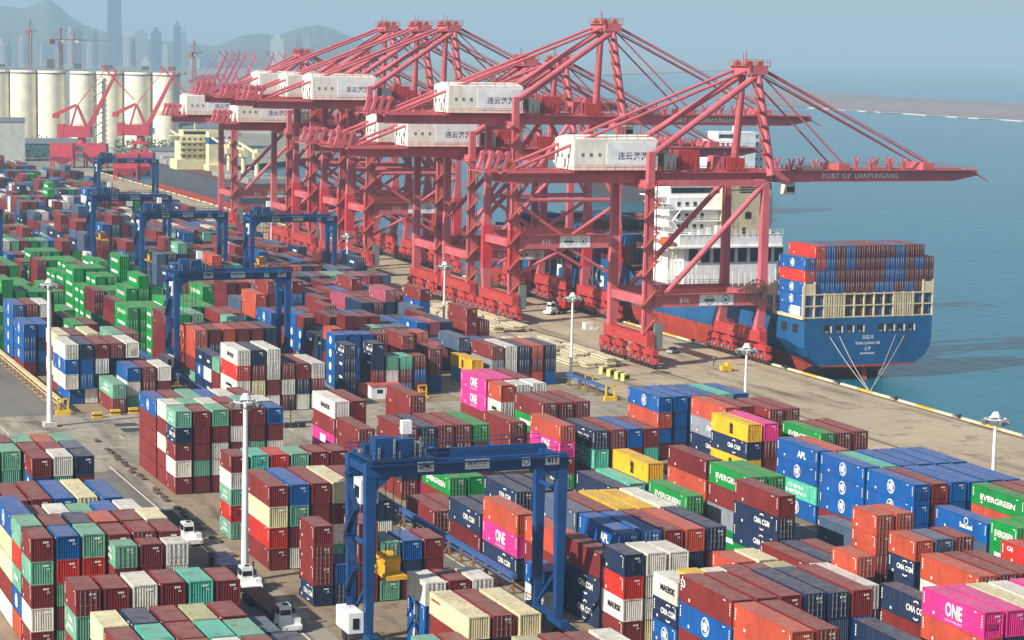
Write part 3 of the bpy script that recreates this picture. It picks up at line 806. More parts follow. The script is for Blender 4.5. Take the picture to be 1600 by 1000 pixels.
# -- everything smaller: one mass of boxes
def arr(mb): return np.array(mb.v, dtype=np.float64), mb.f, mb.mi
def mass_mb(L, near, door):
    mb = body_mb(L, 24 if near and L > 8 else (12 if near else 8), 9 if near else 5, near_end=not door, far_end=False, frame=False)
    x, y = CW / 2, L / 2
    mb.add([(-x, -y, CH), (x, -y, CH), (x, y, CH), (-x, y, CH)], [(0, 1, 2, 3)], 1)
    if door:
        mb.add([(-x, -y + .04, 0), (x, -y + .04, 0), (x, -y + .04, CH), (-x, -y + .04, CH)], [(0, 1, 2, 3)])
        for xx in (-0.85, -0.35, 0.35, 0.85): mb.box(xx - 0.035, -y - 0.02, 0.1, xx + 0.035, -y + 0.03, CH - 0.1, 3)
        mb.box(-0.03, -y + .0, 0.1, 0.03, -y + .038, CH - .1, 4)
    return mb
TPL = {}
for L in (L40, L20):
    for near in (0, 1):
        for door in (0, 1): TPL[L, near, door] = arr(mass_mb(L, near, door))
LM = {}
def logo_arr(key, L):
    if (key, L) not in LM:
        mb = MB(); x = -CW / 2 - 0.02; z = CH / 2
        if key == 'EVERGREEN': plate(mb, (x, 0, z), L * .62, .62, mi=2)
        elif key == 'ONE': plate(mb, (x, 0, z + .1), min(3, L * .4), 1.2, mi=2)
        elif key == 'COSCO': ring(mb, (x, 0, z), 0.2, 0.85, n=8, mi=2)
        elif key == 'CMA CGM': plate(mb, (x, -L * .14, z), L * .3, .5, mi=2)
        elif key == 'MSC': plate(mb, (x, -L * .05, z), 1.0, 1.5, mi=4)
        elif key == 'MAERSK': plate(mb, (x, 0, z), L * .35, .5, mi=4)
        elif key == 'CSCL': plate(mb, (x, 0, z), L * .4, .5, mi=2)
        LM[key, L] = arr(mb) if mb.v else None
    return LM[key, L]
V = []; FV = []; FN = []; FM = []; FC = []; off = 0
ind = set(int(i) for i in TOPN)
for i, b_ in enumerate(BOX):
    if i in ind: continue
    L = b_['L']; near = 1 if b_['y'] < 520 else 0
    c3 = jitter(PAL[b_['c']][0])
    for part in (TPL[L, near, 1 if b_['door'] else 0], logo_arr(b_['logo'], L) if b_['logo'] and seen[i] > 0 else None):
        if part is None: continue
        v_, f_, mi_ = part
        V.append(v_ * (1, 1, b_['h'] / CH) + (b_['x'] + CW / 2, b_['y'] + L / 2, b_['z']))
        for f in f_: FV.append(np.array(f) + off); FN.append(len(f))
        FM += mi_; off += len(v_); FC.append(np.tile(c3 + (1.0,), (len(v_), 1)))
me = bpy.data.meshes.new('container_stacks')
V = np.concatenate(V); FV = np.concatenate(FV); FN = np.array(FN)
me.vertices.add(len(V)); me.vertices.foreach_set('co', V.ravel())
me.loops.add(len(FV)); me.loops.foreach_set('vertex_index', FV.astype(np.int32))
me.polygons.add(len(FN)); st = np.concatenate(([0], np.cumsum(FN)[:-1])).astype(np.int32)
me.polygons.foreach_set('loop_start', st); me.polygons.foreach_set('material_index', np.array(FM, dtype=np.int32))
ca = me.attributes.new('Col', 'FLOAT_COLOR', 'POINT'); ca.data.foreach_set('color', np.concatenate(FC).astype(np.float32).ravel())
for m in (M_ca, M_cra, M_white, M_steel, M_gask): me.materials.append(m)
me.update(); me.validate()
tag(link('container_stacks', me), 'mass of smaller stacked containers filling the yard towards the silos', kind='stuff')
print('mass faces', len(FN))
# ------------------------------------------------------------------ ship-to-shore cranes
M_pink = paint('crane_red', (198, 98, 106), 0.55, 0.5, (140, 74, 66), scale=0.16)
M_brt = paint('crane_bright_red', (200, 50, 60), 0.5, 0.15, (120, 54, 44))
M_bog = paint('bogie_red', (180, 56, 52), 0.6, 0.8, (84, 46, 38), scale=0.8)
M_stair = paint('stair_orange', (176, 84, 66), 0.6, 0.4, (110, 60, 36))
M_house = paint('house_white', (238, 234, 220), 0.55, 0.42, (150, 110, 70), scale=0.3)
M_sign = plain('sign_white', (232, 238, 240), 0.5)
M_rope = plain('wire_rope', (58, 52, 56), 0.6)
M_glass = paint('dark_glass', (26, 32, 40), 0.12, 0.02)
M_grey = paint('machine_grey', (120, 124, 122), 0.6, 0.3)
M_dark = paint('wheel_dark', (44, 38, 38), 0.7, 0.2)
M_txtgrey = plain('lettering_grey', (70, 78, 92), 0.6)
XW = 27.8

def make_sts(tall, number, boom_text=True, tail=-31.5):
    root = empty('quay_crane', (206, 0, 0))
    gm = 50.2 if tall else 40.6                      # girder centre height
    g0, g1 = gm - 1.35, gm + 1.35
    ap = 73.0 if tall else 63.6
    p0, p1 = (18.4, 21.8) if tall else (12.7, 15.5)
    LY = 9.0
    # rail gear: two sill beams, eight bogies
    for x in (0.0, XW - 0.6):
        s = MB(); s.box(x - 0.9, -11.4, 4.6, x + 0.9, 11.4, 7.0)
        s.add([(x - 0.9, -11.4, 7.0), (x + 0.9, -11.4, 7.0), (x + 0.9, -7.5, 7.0), (x - 0.9, -7.5, 7.0), (x - .8, -10.5, 7.9), (x + .8, -10.5, 7.9), (x + .8, -8, 7.9), (x - .8, -8, 7.9)], [(4, 5, 6, 7), (0, 1, 5, 4), (1, 2, 6, 5), (2, 3, 7, 6), (3, 0, 4, 7)])
        s.rail([(x - 0.85, -11.3, 7.0), (x - 0.85, 11.3, 7.0)], 1.0, 2.5, 0.06)
        plate(s, (x - 0.91, -1.2, 5.9), 2.0, 0.7, '-X', 1); plate(s, (x - 0.91, 2.4, 5.9), 2.6, 0.7, '-X', 1)
        s.build('sill_beam', [M_bog, M_stair], root)
        for yc in (-11.2, -4.4, 4.4, 11.2):
            b = MB(); b.box(x - 0.7, yc - 2.7, 2.9, x + 0.7, yc + 2.7, 4.0)
            b.add([(x - .6, yc - 1, 4.0), (x + .6, yc - 1, 4.0), (x + .6, yc + 1, 4.0), (x - .6, yc + 1, 4.0), (x - .5, yc - .6, 4.9), (x + .5, yc - .6, 4.9), (x + .5, yc + .6, 4.9), (x - .5, yc + .6, 4.9)], [(0, 1, 5, 4), (1, 2, 6, 5), (2, 3, 7, 6), (3, 0, 4, 7)])
            for dy in (-1.6, 1.6):
                b.box(x - 0.62, yc + dy - 1.25, 1.0, x + 0.62, yc + dy + 1.25, 2.2)
                b.add([(x - .55, yc + dy - .8, 2.2), (x + .55, yc + dy - .8, 2.2), (x + .55, yc + dy + .8, 2.2), (x - .55, yc + dy + .8, 2.2), (x - .45, yc + dy - .35, 3.0), (x + .45, yc + dy - .35, 3.0), (x + .45, yc + dy + .35, 3.0), (x - .45, yc + dy + .35, 3.0)], [(0, 1, 5, 4), (1, 2, 6, 5), (2, 3, 7, 6), (3, 0, 4, 7)])
                b.box(x - 1.15, yc + dy - .5, 1.5, x - .62, yc + dy + .5, 2.1, 1)
            o = b.build('bogie', [M_bog, M_grey], root)
            w = MB()
            for dy in (-2.4, -0.8, 0.8, 2.4): w.tube((x - 0.3, yc + dy, 0.56), (x + 0.3, yc + dy, 0.56), 0.55, n=12)
            w.build('wheels', M_dark, o)
        for sy in (-1, 1):
            e = MB(); e.box(x - .4, sy * 14.3 - .5, 1.1, x + .4, sy * 14.3 + .5, 2.3); e.tube((x, sy * 14.8, 1.7), (x, sy * 15.3, 1.7), .3, n=8)
            e.build('buffer', M_bog, root)
    # four legs
    for x, base in ((0.0, 1.5), (XW, 1.5)):
        for sy in (-1, 1):
            l = MB(); y = sy * LY; xb = x - 0.6 if x else x
            top = g1 + 4.2 if x == 0 else g0
            l.bar((xb, y, 6.9), (x, y, p0), 2.3 if tall else 1.9, 1.6, 1.7, 1.6)
            if tall:
                l.v = []; l.f = []; l.mi = []
                l.bar((xb, y, 6.9), (x, y, 12.0), 1.7, 1.6, 2.5, 1.6); l.bar((x, y, 12.0), (x, y, p1 + 1.2), 2.5, 1.6, 2.5, 1.6, 1)
                l.bar((x, y, p1 + 1.2), (x, y, p1 + 6), 2.5, 1.6, 1.6, 1.5)
                l.bar((x, y, p1 + 6), (x, y, top), 1.6, 1.5, 1.5, 1.4)
            else: l.bar((x, y, p0), (x, y, top), 1.9, 1.6, 1.5, 1.4)
            l.build('leg', [M_pink, M_brt], root)
    # portal beams along the span (near and far) with sign plate, and cross beams
    for sy in (-1, 1):
        b = MB(); y = sy * LY; b.box(0.95, y - 0.75, p0, XW - 0.9, y + 0.75, p1)
        o = b.build('portal_beam', M_pink, root)
        r = MB(); r.box(1.0, y - 1.75, p1, XW - 1, y - 0.78, p1 + .08); r.rail([(1, y - 1.7, p1 + .08), (XW - 1, y - 1.7, p1 + .08)], 1.1, 1.2, .07)
        r.build('walkway', M_stair, o)
        if sy < 0:
            t = MB(); zc = (p0 + p1) / 2
            text(t, '61t', 1.75, (8.5, y - 0.78, zc + .05), '-Y', .05)
            t.build('lettering', M_white, o)
            s = MB(); s.box(12.2, y - 0.83, p0 + .22, 20.4, y - 0.76, p1 - .22)
            p_ = s.build('sign_plate', M_sign, o)
            t = MB(); ring(t, (14.6, y - .85, zc), .86, 1.0, '-Y', n=24); plate(t, (14.6, y - .85, zc), 2.6, .5, '-Y'); ring(t, (14.6, y - .85, zc), .45, .55, '-Y', n=16)
            ring(t, (18.5, y - .85, zc), .84, .97, '-Y', n=24); ring(t, (18.5, y - .85, zc), .0, .34, '-Y', n=10); ring(t, (18.5, y - .85, zc), .5, .58, '-Y', 200, 340, n=8); plate(t, (16.55, y - .85, zc), .07, 1.9, '-Y')
            o2 = t.build('emblem', M_txtgrey, p_)
        t = MB()
        if sy < 0: text(t, number, 2.1, (XW + .05, y - (.83 if not tall else .83), (p0 + p1) / 2 + .4), '-Y', .05); t.build('number', M_white, root)
        # bracing of the side frame
        d = MB()
        if tall:
            zt = p1 + 8.6
            d.tube((0.8, y, zt), (XW - 0.8, y, zt), 0.55, n=10)
            d.tube((0.8, y, zt - .8), (XW / 2 - 1, y, p1), 0.45, n=8); d.tube((XW - 0.8, y, zt - 1.5), (XW / 2 + 2, y, p1), 0.45, n=8)
            d.tube((0.9, y, zt + .8), (XW / 2, y, g0), 0.55, n=8); d.tube((XW - .9, y, zt + .8), (XW / 2 + 3, y, g0), 0.55, n=8)
            d.tube((1.0, y, 12), (XW / 2, y, p0), 0.4, n=8); d.tube((XW - 1.6, y, 12), (XW / 2 + 1, y, p0), 0.4, n=8)
        else:
            d.tube((4.2, y, p1), (XW - .5, y, g0 - .2), 0.62, n=10)
            d.bar((0.5, y, g0 + 0.2), (XW, y, g0 + 0.2), 1.0, 1.3)
        d.build('brace', M_pink, root)
    for x in (0.0, XW):
        for z, hh in ((p0 + .4, 1.9), (g0 - 0.9, 1.7)):
            b = MB(); b.box(x - 0.7, -LY + 0.85, z, x + 0.7, LY - 0.85, z + hh); b.build('cross_beam', M_pink, root)
    # girder, boom
    g = MB()
    for y in (-3.3, 3.3): g.box(tail, y - .75, g0, XW + 4.6, y + .75, g1)
    for x in np.arange(tail + 1.5, 28, 8.0): g.box(x - .4, -2.5, g0 + .3, x + .4, 2.5, g1 - .6)
    for y in (-1, 1): g.box(tail + .1, y * 4.9 - .75, g1 - .5, XW + 4, y * 4.9 + .75, g1 - .38); g.rail([(tail + .1, y * 5.6, g1 - .38), (-17, y * 5.6, g1 - .38)], 1.2, 1.6, .08, 1); g.rail([(4, y * 5.6, g1 - .38), (XW + 3, y * 5.6, g1 - .38)], 1.2, 1.6, .08, 1)
    g.build('girder', [M_pink, M_stair], root)
    b = MB()
    for y in (-3.3, 3.3):
        b.box(XW + 5.0, y - .75, g0, 78.5, y + .75, g1)
        b.add([(78.5, y - .75, g0), (78.5, y + .75, g0), (78.5, y + .75, g1), (78.5, y - .75, g1), (85.4, y - .7, gm), (85.4, y + .7, gm), (85.4, y + .7, g1), (85.4, y - .7, g1)], [(0, 4, 5, 1), (1, 5, 6, 2), (2, 6, 7, 3), (3, 7, 4, 0), (4, 7, 6, 5)])
    for x in np.arange(36, 84, 8.0): b.box(x - .4, -2.5, g0 + .4, x + .4, 2.5, g1 - .6)
    for y in (-1, 1): b.rail([(XW + 6, y * 4.9, g1), (84, y * 4.9, g1)], 1.1, 2.2, .07, 1); b.box(XW + 6, y * 4.6 - .5, g1 - .2, 84, y * 4.6 + .5, g1 - .1, 1)
    for x in (37, 43, 57.5, 62.5, 66):
        for y in (-3.3, 3.3): b.bar((x, y, g1), (x - .5, y, g1 + 2.4), .35, .5); b.bar((x + .1, y, g1), (x + .9, y, g1 + 2.4), .35, .5)
    b.box(48.8, -4.2, g1, 51.6, 4.2, g1 + 1.3); b.box(70.8, -4.2, g1, 73.5, 4.2, g1 + 1.5); b.bar((83, -3, g1 + .2), (88.3, -4, gm - 1.3), .25, mi=1)
    o = b.build('boom', [M_pink, M_stair], root)
    if boom_text:
        t = MB(); text(t, 'PORT OF', 1.62, (48.3, -4.07, gm - .05), '-Y', .03, width=7.4); text(t, 'LIANYUNGANG', 1.62, (58.7, -4.07, gm - .05), '-Y', .03, width=11.2); t.build('lettering', M_white, o)
    # tail: sheave frames and platform
    t = MB(); t.box(tail - 5, -5, g1 - .3, tail - .1, 5, g1 - .15); t.rail([(tail - .2, -5, g1 - .15), (tail - 4.9, -5, g1 - .15), (tail - 4.9, 5, g1 - .15)], 1.2, 1.4, .08)
    for x in (tail - 3.5, tail - 1.9, tail + .1):
        for y in (-2.6, 2.6): t.bar((x, y, g1), (x + 1.2, y, g1 + 3.4), 0.7, 1.0); t.tube((x + 1.2, y - .4, g1 + 3.2), (x + 1.2, y + .4, g1 + 3.2), .8, n=10)
    t.build('tail_sheaves', M_pink, root)
    # machine house
    h = MB(); x0, x1 = -16.2, 3.4; z0, z1 = g1 + .15, g1 + 6.6; y0, y1 = -5.2, 5.2
    vs = [(x0, y0, z0), (x1, y0, z0), (x1, y1, z0), (x0, y1, z0), (x0, y0, z1), (x1, y0, z1), (x1, y1, z1), (x0, y1, z1), (x0, 0, z1 + .9), (x1, 0, z1 + .9)]
    h.add(vs, [(0, 3, 2, 1), (0, 1, 5, 4), (2, 3, 7, 6), (1, 2, 6, 9, 5), (3, 0, 4, 8, 7), (4, 5, 9, 8), (6, 7, 8, 9)])
    hs = h.build('machine_house', M_house, root)
    s = MB(); s.box(x0 + 7.6, y0 - .09, z0 + .7, x1 - .5, y0 - .01, z1 - .6)
    sp = s.build('sign_panel', M_sign, hs)
    s = MB(); text(s, '连云港港', 1.75, ((x0 + 7.6 + x1 - .5) / 2 + .3, y0 - .11, z0 + 2.9), '-Y', .02); s.build('lettering', M_txtgrey, sp)
    v = MB()
    for yy in (-2.6, 0.8, 3.0): v.box(x0 - .06, yy, z0 + 2.4, x0 - .01, yy + .9, z0 + 3.3)
    v.box(x0 - .06, -.9, z0 + .4, x0 - .01, .1, z0 + 2.3)
    for xx in (-14.5, -12.6, -10.6): v.box(xx, y0 - .06, z0 + 2.9, xx + .6, y0 - .01, z0 + 3.6)
    v.build('louvre', M_grey, hs)
    r = MB(); r.rail([(x0, y0, z1), (x1, y0, z1), (x1, y1, z1)], 1.2, 2.2, .08); r.box(x0 - 1.3, y0 - 1.2, z0 - .14, x1 + .6, y0 - .01, z0 - .02); r.rail([(x0 - 1.2, y0 - 1.15, z0), (x1, y0 - 1.15, z0)], 1.1, 2.0, .07)
    for x in (-2, 1.6): r.bar((x, 0, z1 + .8), (x, 0, z1 + 3.4), .18)
    r.bar((-2.2, 0, z1 + 3.4), (1.8, 0, z1 + 3.4), .18)
    r.build('railing', M_stair, hs)
    # deck gear between the legs
    for (a, bq, c, d_, hh, mt) in ((9.5, -3, 14.5, 2, 4.2, M_bog), (18, -4, 20.2, 0, 3.0, M_pink), (20.6, -4.4, 25, 3, 2.6, M_bog), (5.2, -4.6, 8.2, -1.5, 3.6, M_grey)):
        e = MB(); e.box(a, bq, g1, c, d_, g1 + hh); e.rail([(a, bq, g1 + hh), (c, bq, g1 + hh)], 1.0, 1.2, .08, 0)
        for xx in np.arange(a + .5, c - .5, 1.2): e.box(xx, bq - .08, g1 + .5, xx + .6, bq - .01, g1 + hh * .6, 0)
        e.build('electric_cabinet', mt, root)
    # A-frame, apex platform, stays
    for sy in (-1, 1):
        f = MB(); f.tube((XW + 1.4, sy * LY * .98, g1 - 1), (XW + .2, sy * 3.4, ap), .95, .75, n=10); f.build('mast_leg', M_pink, root)
        f = MB(); f.tube((1.2, sy * 7.6, g1 + 3.6), (XW - .4, sy * 3.6, ap - 1.2), .72, .72, n=10); f.build('back_brace', M_pink, root)
        f = MB(); f.tube((tail + 2.5, sy * 3.3, g1 + .3), (XW - 1, sy * 3.2, ap + .6), .36, n=8); f.build('back_stay', M_pink, root)
        f = MB(); f.tube((XW + 1, sy * 3.2, ap + .5), (72.3, sy * 3.3, g1 + 1.5), .22, n=8); f.tube((XW + 1, sy * 2.6, ap + 1.0), (71.5, sy * 2.6, g1 + 1.8), .12, n=6); f.tube((XW + 1, sy * 1.4, ap + 1.3), (74, sy * 1.2, g1 + 1.8), .1, n=6); f.build('outer_stay', M_pink, root)
        f = MB(); f.tube((XW + 1, sy * 3.2, ap - .6), (50.4, sy * 3.3, g1 + 1.2), .22, n=8); f.build('inner_stay', M_pink, root)
    f = MB(); z0 = g1 + 1
    while z0 < ap - 3:
        t0 = (z0 - g1) / (ap - g1); t1 = (z0 + 3 - g1) / (ap - g1); ya = -(LY * .98 * (1 - t0) + 3.4 * t0); yb = -(LY * .98 * (1 - t1) + 3.4 * t1); xa = XW + 1.4 - 1.2 * t0
        f.box(xa - 1.9, ya - 1.0, z0 + 2.9, xa - .6, ya + 1.2, z0 + 3.0); f.bar((xa - 1.3, ya - .8, z0), (xa - 1.3, yb + .9, z0 + 3), .5, .12); f.bar((xa - 1.8, ya - .8, z0 + 1), (xa - 1.8, yb + .9, z0 + 4), .07); z0 += 3
    f.build('mast_ladder', M_stair, root)
    f = MB(); f.box(XW - 2.4, -4.4, ap - .8, XW + 2.2, 4.4, ap + 1.0); f.build('apex_beam', M_pink, root)
    f = MB(); f.box(XW - 3.0, -4.2, ap + 1.0, XW + 3.0, 4.2, ap + 1.15); f.rail([(XW - 2.9, -4.1, ap + 1.15), (XW + 2.9, -4.1, ap + 1.15), (XW + 2.9, 4.1, ap + 1.15), (XW - 2.9, 4.1, ap + 1.15), (XW - 2.9, -4.1, ap + 1.15)], 1.3, 1.5, .09)
    for x in (-1.6, .9):
        for y in (-2.8, 2.8): f.tube((XW + x, y - .5, ap + 1.5), (XW + x, y + .5, ap + 1.5), .75, n=10)
    f.bar((XW - 3.6, -5, ap + 1.2), (XW - 3.6, -5, ap + 4.4), .14); f.bar((XW + 1.0, 5, ap + 1.2), (XW + 1.0, 5, ap + 4.0), .14)
    f.build('apex_platform', M_stair, root)
    # stairs up the near land leg
    s = MB(); z = 7.2; k = 0
    while z < g0 - 1:
        zz = min(z + 3.1, g0); a, bq = ((-1.5, -LY - 1.3), (1.5, -LY - 1.3))
        if k % 2: a, bq = bq, a
        s.bar((a[0], a[1], z), (bq[0], bq[1], zz), .8, .2); s.bar((a[0], a[1] - .4, z + 1), (bq[0], bq[1] - .4, zz + 1), .09)
        s.box(min(bq[0], bq[0] * 1.6), -LY - 1.9, zz - .08, max(bq[0], bq[0] * 1.6), -LY + 1.0, zz); s.rail([(bq[0] * 1.55, -LY - 1.85, zz), (bq[0] * 1.55, -LY + 1.0, zz)], 1.0, 1.0, .08)
        z = zz; k += 1
        if zz >= g0: break
    s.bar((-1.25, -LY - .95, 7), (-1.25, -LY - .95, g0), .16); s.bar((1.25, -LY - .95, 7), (1.25, -LY - .95, g0), .16)
    s.build('stair_tower', M_stair, root)
    e = MB(); e.box(1.0, -LY - 2.2, 3.6, 2.9, -LY - .9, 9.6); e.build('lift_cage', M_grey, root)
    # cable reel on the waterside near leg
    c = MB(); xc, yc, zc = XW - 2.2, -LY - 1.6, p1 + .4
    for rr in (2.5, 1.6): 
        for k in range(20): a0, a1 = 2 * math.pi * k / 20, 2 * math.pi * (k + 1) / 20; c.bar((xc + rr * math.cos(a0), yc, zc + rr * math.sin(a0)), (xc + rr * math.cos(a1), yc, zc + rr * math.sin(a1)), .3, .18)
    for k in range(16): a0 = 2 * math.pi * k / 16; c.bar((xc, yc, zc), (xc + 2.9 * math.cos(a0), yc, zc + 2.9 * math.sin(a0)), .14, .16)
    c.tube((xc, yc - .5, zc), (xc, yc + .8, zc), .6, n=12)
    if not tall: c.build('cable_reel', plain('reel_brown', (88, 66, 52), .7), root)
    # trolley with cab and spreader
    t = MB(); xt = XW + 14 if not tall else XW + 10
    t.box(xt - 3, -4.2, g1 + .02, xt + 3, 4.2, g1 + .6); t.build('trolley', M_grey, root)
    c = MB(); c.box(xt - 4.6, -1.3, g0 - 2.9, xt - 2.3, 1.3, g0 - .3); c.box(xt - 2.3, -1.1, g0 - 2.7, xt - 2.24, 1.1, g0 - 1.2, 1); c.box(xt - 4.4, -1.36, g0 - 2.4, xt - 2.5, -1.3, g0 - 1.2, 1)
    c.build('operator_cab', [M_house, M_glass], root)
    return root

short_c = make_sts(False, '9')
tall_c = make_sts(True, '11')
back_c = make_sts(False, '17', tail=-19.5)
CR = [(0, 441.5, 'nearest red quay crane with the lowest boom, at the ship stern'),
      (1, 519, 'tall red quay crane numbered eleven, second along the quay'),
      (0, 548.5, 'low red quay crane just behind the tall crane numbered eleven'),
      (0, 572.5, 'low red quay crane fourth along, its tail beside the third crane tail'),
      (1, 633, 'tall red crane, rightmost peak of the three close together, house lettering in view'),
      (1, 659, 'tall red crane, middle peak of the three standing close together'),
      (1, 690, 'tall red crane, left peak of the three standing close together'),
      (2, 716, 'low red crane seen under the booms of the three tall peaks'),
      (2, 786, 'last low red quay crane, nearest the beige bulk carrier')]
seen_k = set()
for k, y, lab in CR:
    src = (short_c, tall_c, back_c)[k]
    o = src if k not in seen_k else copy_tree(src)
    seen_k.add(k); o.location = (206, y, 0)
    tag(o, lab, 'crane', 'red quay cranes along the berth')
# ------------------------------------------------------------------ blue yard gantries
M_blue = paint('gantry_blue', (12, 66, 120), 0.45, 0.2, (34, 44, 60), scale=0.3)
M_blued = paint('gantry_blue_gear', (20, 56, 100), 0.5, 0.6, (30, 30, 34), scale=0.9)
M_cab = paint('cab_white', (236, 238, 236), 0.5, 0.15, (140, 120, 100))
M_yel = paint('spreader_yellow', (222, 168, 40), 0.55, 0.4, (90, 66, 30), scale=0.9)
RW, RD, RZ0, RZ1 = 24.15, 7.0, 20.35, 21.8
def make_rtg(number):
    root = empty('yard_gantry', (0, 0, 0))
    for x, sx in ((0.65, -1), (RW - .65, 1)):
        for y in (0.6, RD):
            l = MB(); l.bar((x, y, 2.7), (x, y, RZ0), 0.85, 1.0, 1.25, 1.1); l.build('leg', M_blue, root)
        s = MB(); s.box(x - .55, -1.6, 1.9, x + .55, RD + 2.2, 2.8); s.rail([(x - .5, -1.4, 2.8), (x - .5, RD + 2, 2.8)], 1.0, 1.6, .06)
        s.build('sill_beam', M_blue, root)
        s = MB(); s.tube((x, .9, 12.6 if sx < 0 else 17.5), (x, RD - .4, 12.6 if sx < 0 else 17.5), .3, n=8); s.build('cross_tie', M_blue, root)
        s = MB(); s.tube((x, .9, 8.4), (x, RD - .3, 3.2), .25, n=6); s.build('diagonal_tie', M_blue, root)
        for y in (-.9, .9, RD - .5, RD + 1.4):
            w = MB(); w.tube((x - .35, y, .75), (x + .35, y, .75), .75, n=14); w.tube((x - .4, y, .75), (x + .4, y, .75), .3, n=8, mi=1)
            w.build('wheel', [M_dark, M_blued], root)
    for y, nm in ((0.6, 0), (RD, 1)):
        b = MB(); b.box(0, y - .62, RZ0, RW, y + .62, RZ1)
        for x, d in ((1.4, 1), (RW - 1.4, -1)): b.add([(x, y - .5, RZ0 - 1.3), (x, y + .5, RZ0 - 1.3), (x, y + .5, RZ0), (x, y - .5, RZ0), (x + d * 1.6, y - .5, RZ0), (x + d * 1.6, y + .5, RZ0)], [(0, 1, 2, 3), (0, 3, 4), (1, 5, 2), (0, 4, 5, 1)])
        b.box(0.1, y - .25, RZ1, RW - .1, y + .25, RZ1 + .16)
        o = b.build('main_girder', M_blue, root)
        sy = y - 1.25 if nm == 0 else y + 1.25
        r = MB(); r.box(.2, min(sy, y - .64 if nm == 0 else y + .64), RZ1 - .14, RW - .2, max(sy, y - .64 if nm == 0 else y + .64), RZ1 - .06); r.rail([(.2, sy, RZ1 - .06), (RW - .2, sy, RZ1 - .06)], 1.15, 1.5, .07)
        r.build('walkway', M_blued, o)
        if nm == 0:
            yp = y - .68
            for x, w, h in ((6.9, 1.9, 1.1), (13.0, 2.9, 1.1), (18.9, 1.0, 1.0), (22.1, 1.7, 1.0)):
                s = MB(); s.box(x - w / 2, yp - .05, RZ0 + .42, x + w / 2, yp + .03, RZ0 + .42 + h); sp = s.build('sign_plate', M_sign, o)
                t = MB(); mt = M_black
                if x == 6.9: text(t, 'ZPMC', .72, (x, yp - .07, RZ0 + 1.0), '-Y', .03, width=1.6); plate(t, (x, yp - .07, RZ0 + .62), 1.2, .06, '-Y')
                elif x == 13.0:
                    text(t, '连云港港', .5, (x, yp - .07, RZ0 + 1.1), '-Y', .01, width=2.3); plate(t, (x, yp - .07, RZ0 + .68), 2.2, .06, '-Y'); mt = M_txtgrey
                elif x == 18.9: ring(t, (x, yp - .07, RZ0 + .92), .26, .34, '-Y', n=12); mt = M_txtgrey
                else: text(t, number, .86, (x, yp - .07, RZ0 + .92), '-Y', .04)
                t.build('lettering', mt, sp)
    for x in (.65, RW - .65):
        b = MB(); b.box(x - .5, 1.25, RZ0 + .3, x + .5, RD - .65, RZ1 - .25); b.build('end_tie', M_blue, root)
    # trolley and machinery
    xt = 3.6
    t = MB(); t.box(xt - 3.0, -.1, RZ1 + .18, xt + 4.5, RD + .7, RZ1 + .5); t.rail([(xt - 3, -.1, RZ1 + .5), (xt + 4.5, -.1, RZ1 + .5)], 1.1, 1.3, .06); t.rail([(xt - 3, RD + .6, RZ1 + .5), (xt + 4.5, RD + .6, RZ1 + .5)], 1.1, 1.3, .06)
    t.build('trolley', M_blued, root)
    for (a, b_, c, d, h0, h1, mt) in ((-2.2, 1.0, -.1, 3.0, .5, 2.7, M_blue), (.5, 1.2, 2.2, 3.2, .5, 2.5, M_blue), (2.9, 3.0, 4.1, 4.6, .5, 1.6, M_grey), (-2.4, 4.2, 1.2, 5.8, .5, 1.5, M_blued)):
        e = MB(); e.box(xt + a, b_, RZ1 + h0, xt + c, d, RZ1 + h1); e.build('hoist_motor', mt, root)
    e = MB()
    for k in range(9):
        xx = xt - 2.6 + k * .8; e.bar((xx, .4 + (k % 3) * .5, RZ1 + .5), (xx, .4 + (k % 3) * .5, RZ1 + 1.2 + .5 * (k % 4)), .12 + .1 * (k % 2)); e.box(xx - .2, 4.8, RZ1 + .5, xx + .25, 5.5, RZ1 + .9 + .25 * (k % 3))
    e.build('cable_rack', M_grey, root)
    e = MB(); e.tube((xt - 1, 3.4, RZ1 + 1.3), (xt + 3, 3.4, RZ1 + 1.3), .7, n=14); e.build('rope_drum', M_grey, root)
    e = MB(); e.box(xt + 2.2, 4.7, RZ1 + 2.4, xt + 3.3, 5.6, RZ1 + 3.9); e.bar((xt + 2.8, 5.2, RZ1 + .5), (xt + 2.8, 5.2, RZ1 + 2.4), .3); e.build('antenna_box', M_cab, root)
    e = MB(); e.box(-.1, 1.6, RZ0 - 3.2, 2.0, 4.0, RZ0 - .5); e.box(2.0, 1.9, RZ0 - 2.9, 2.05, 3.7, RZ0 - 1.3, 1); e.box(.2, 1.54, RZ0 - 2.6, .95, 1.6, RZ0 - 1.2, 1); e.box(1.05, 1.54, RZ0 - 2.6, 1.8, 1.6, RZ0 - 1.2, 1)
    for zz in (RZ0 - 2.6,): e.box(-.16, 2.0, zz, -.1, 3.6, zz + 1.3, 1)
    e.build('operator_cab', [M_cab, M_glass], root)
    e = MB(); e.box(-1.7, .4, 2.9, .05, 5.0, 5.2); e.box(-1.2, .34, 3.4, -.5, .4, 4.6, 1); e.build('electric_house', [M_cab, M_glass], root)
    e = MB()
    for k in range(5):
        z0 = 3 + 3.4 * k; a, b_ = (2.0, 5.4) if k % 2 == 0 else (5.4, 2.0)
        e.bar((.65 - 1.0, a, z0), (.65 - 1.0, b_, z0 + 3.4), .7, .15); e.bar((.65 - 1.3, a, z0 + 1), (.65 - 1.3, b_, z0 + 4.4), .06); e.box(-.8, b_ - .6, z0 + 3.32, .1, b_ + .6, z0 + 3.4)
    e.build('stair', M_blued, root)
    # spreader on ropes
    zs = 8.6
    sp = MB(); sp.box(xt - .9, RD / 2 - 3.1, zs, xt + 1.5, RD / 2 + 3.1, zs + .45); sp.box(xt - .6, RD / 2 - 1.5, zs + .45, xt + 1.2, RD / 2 + 1.5, zs + 1.6)
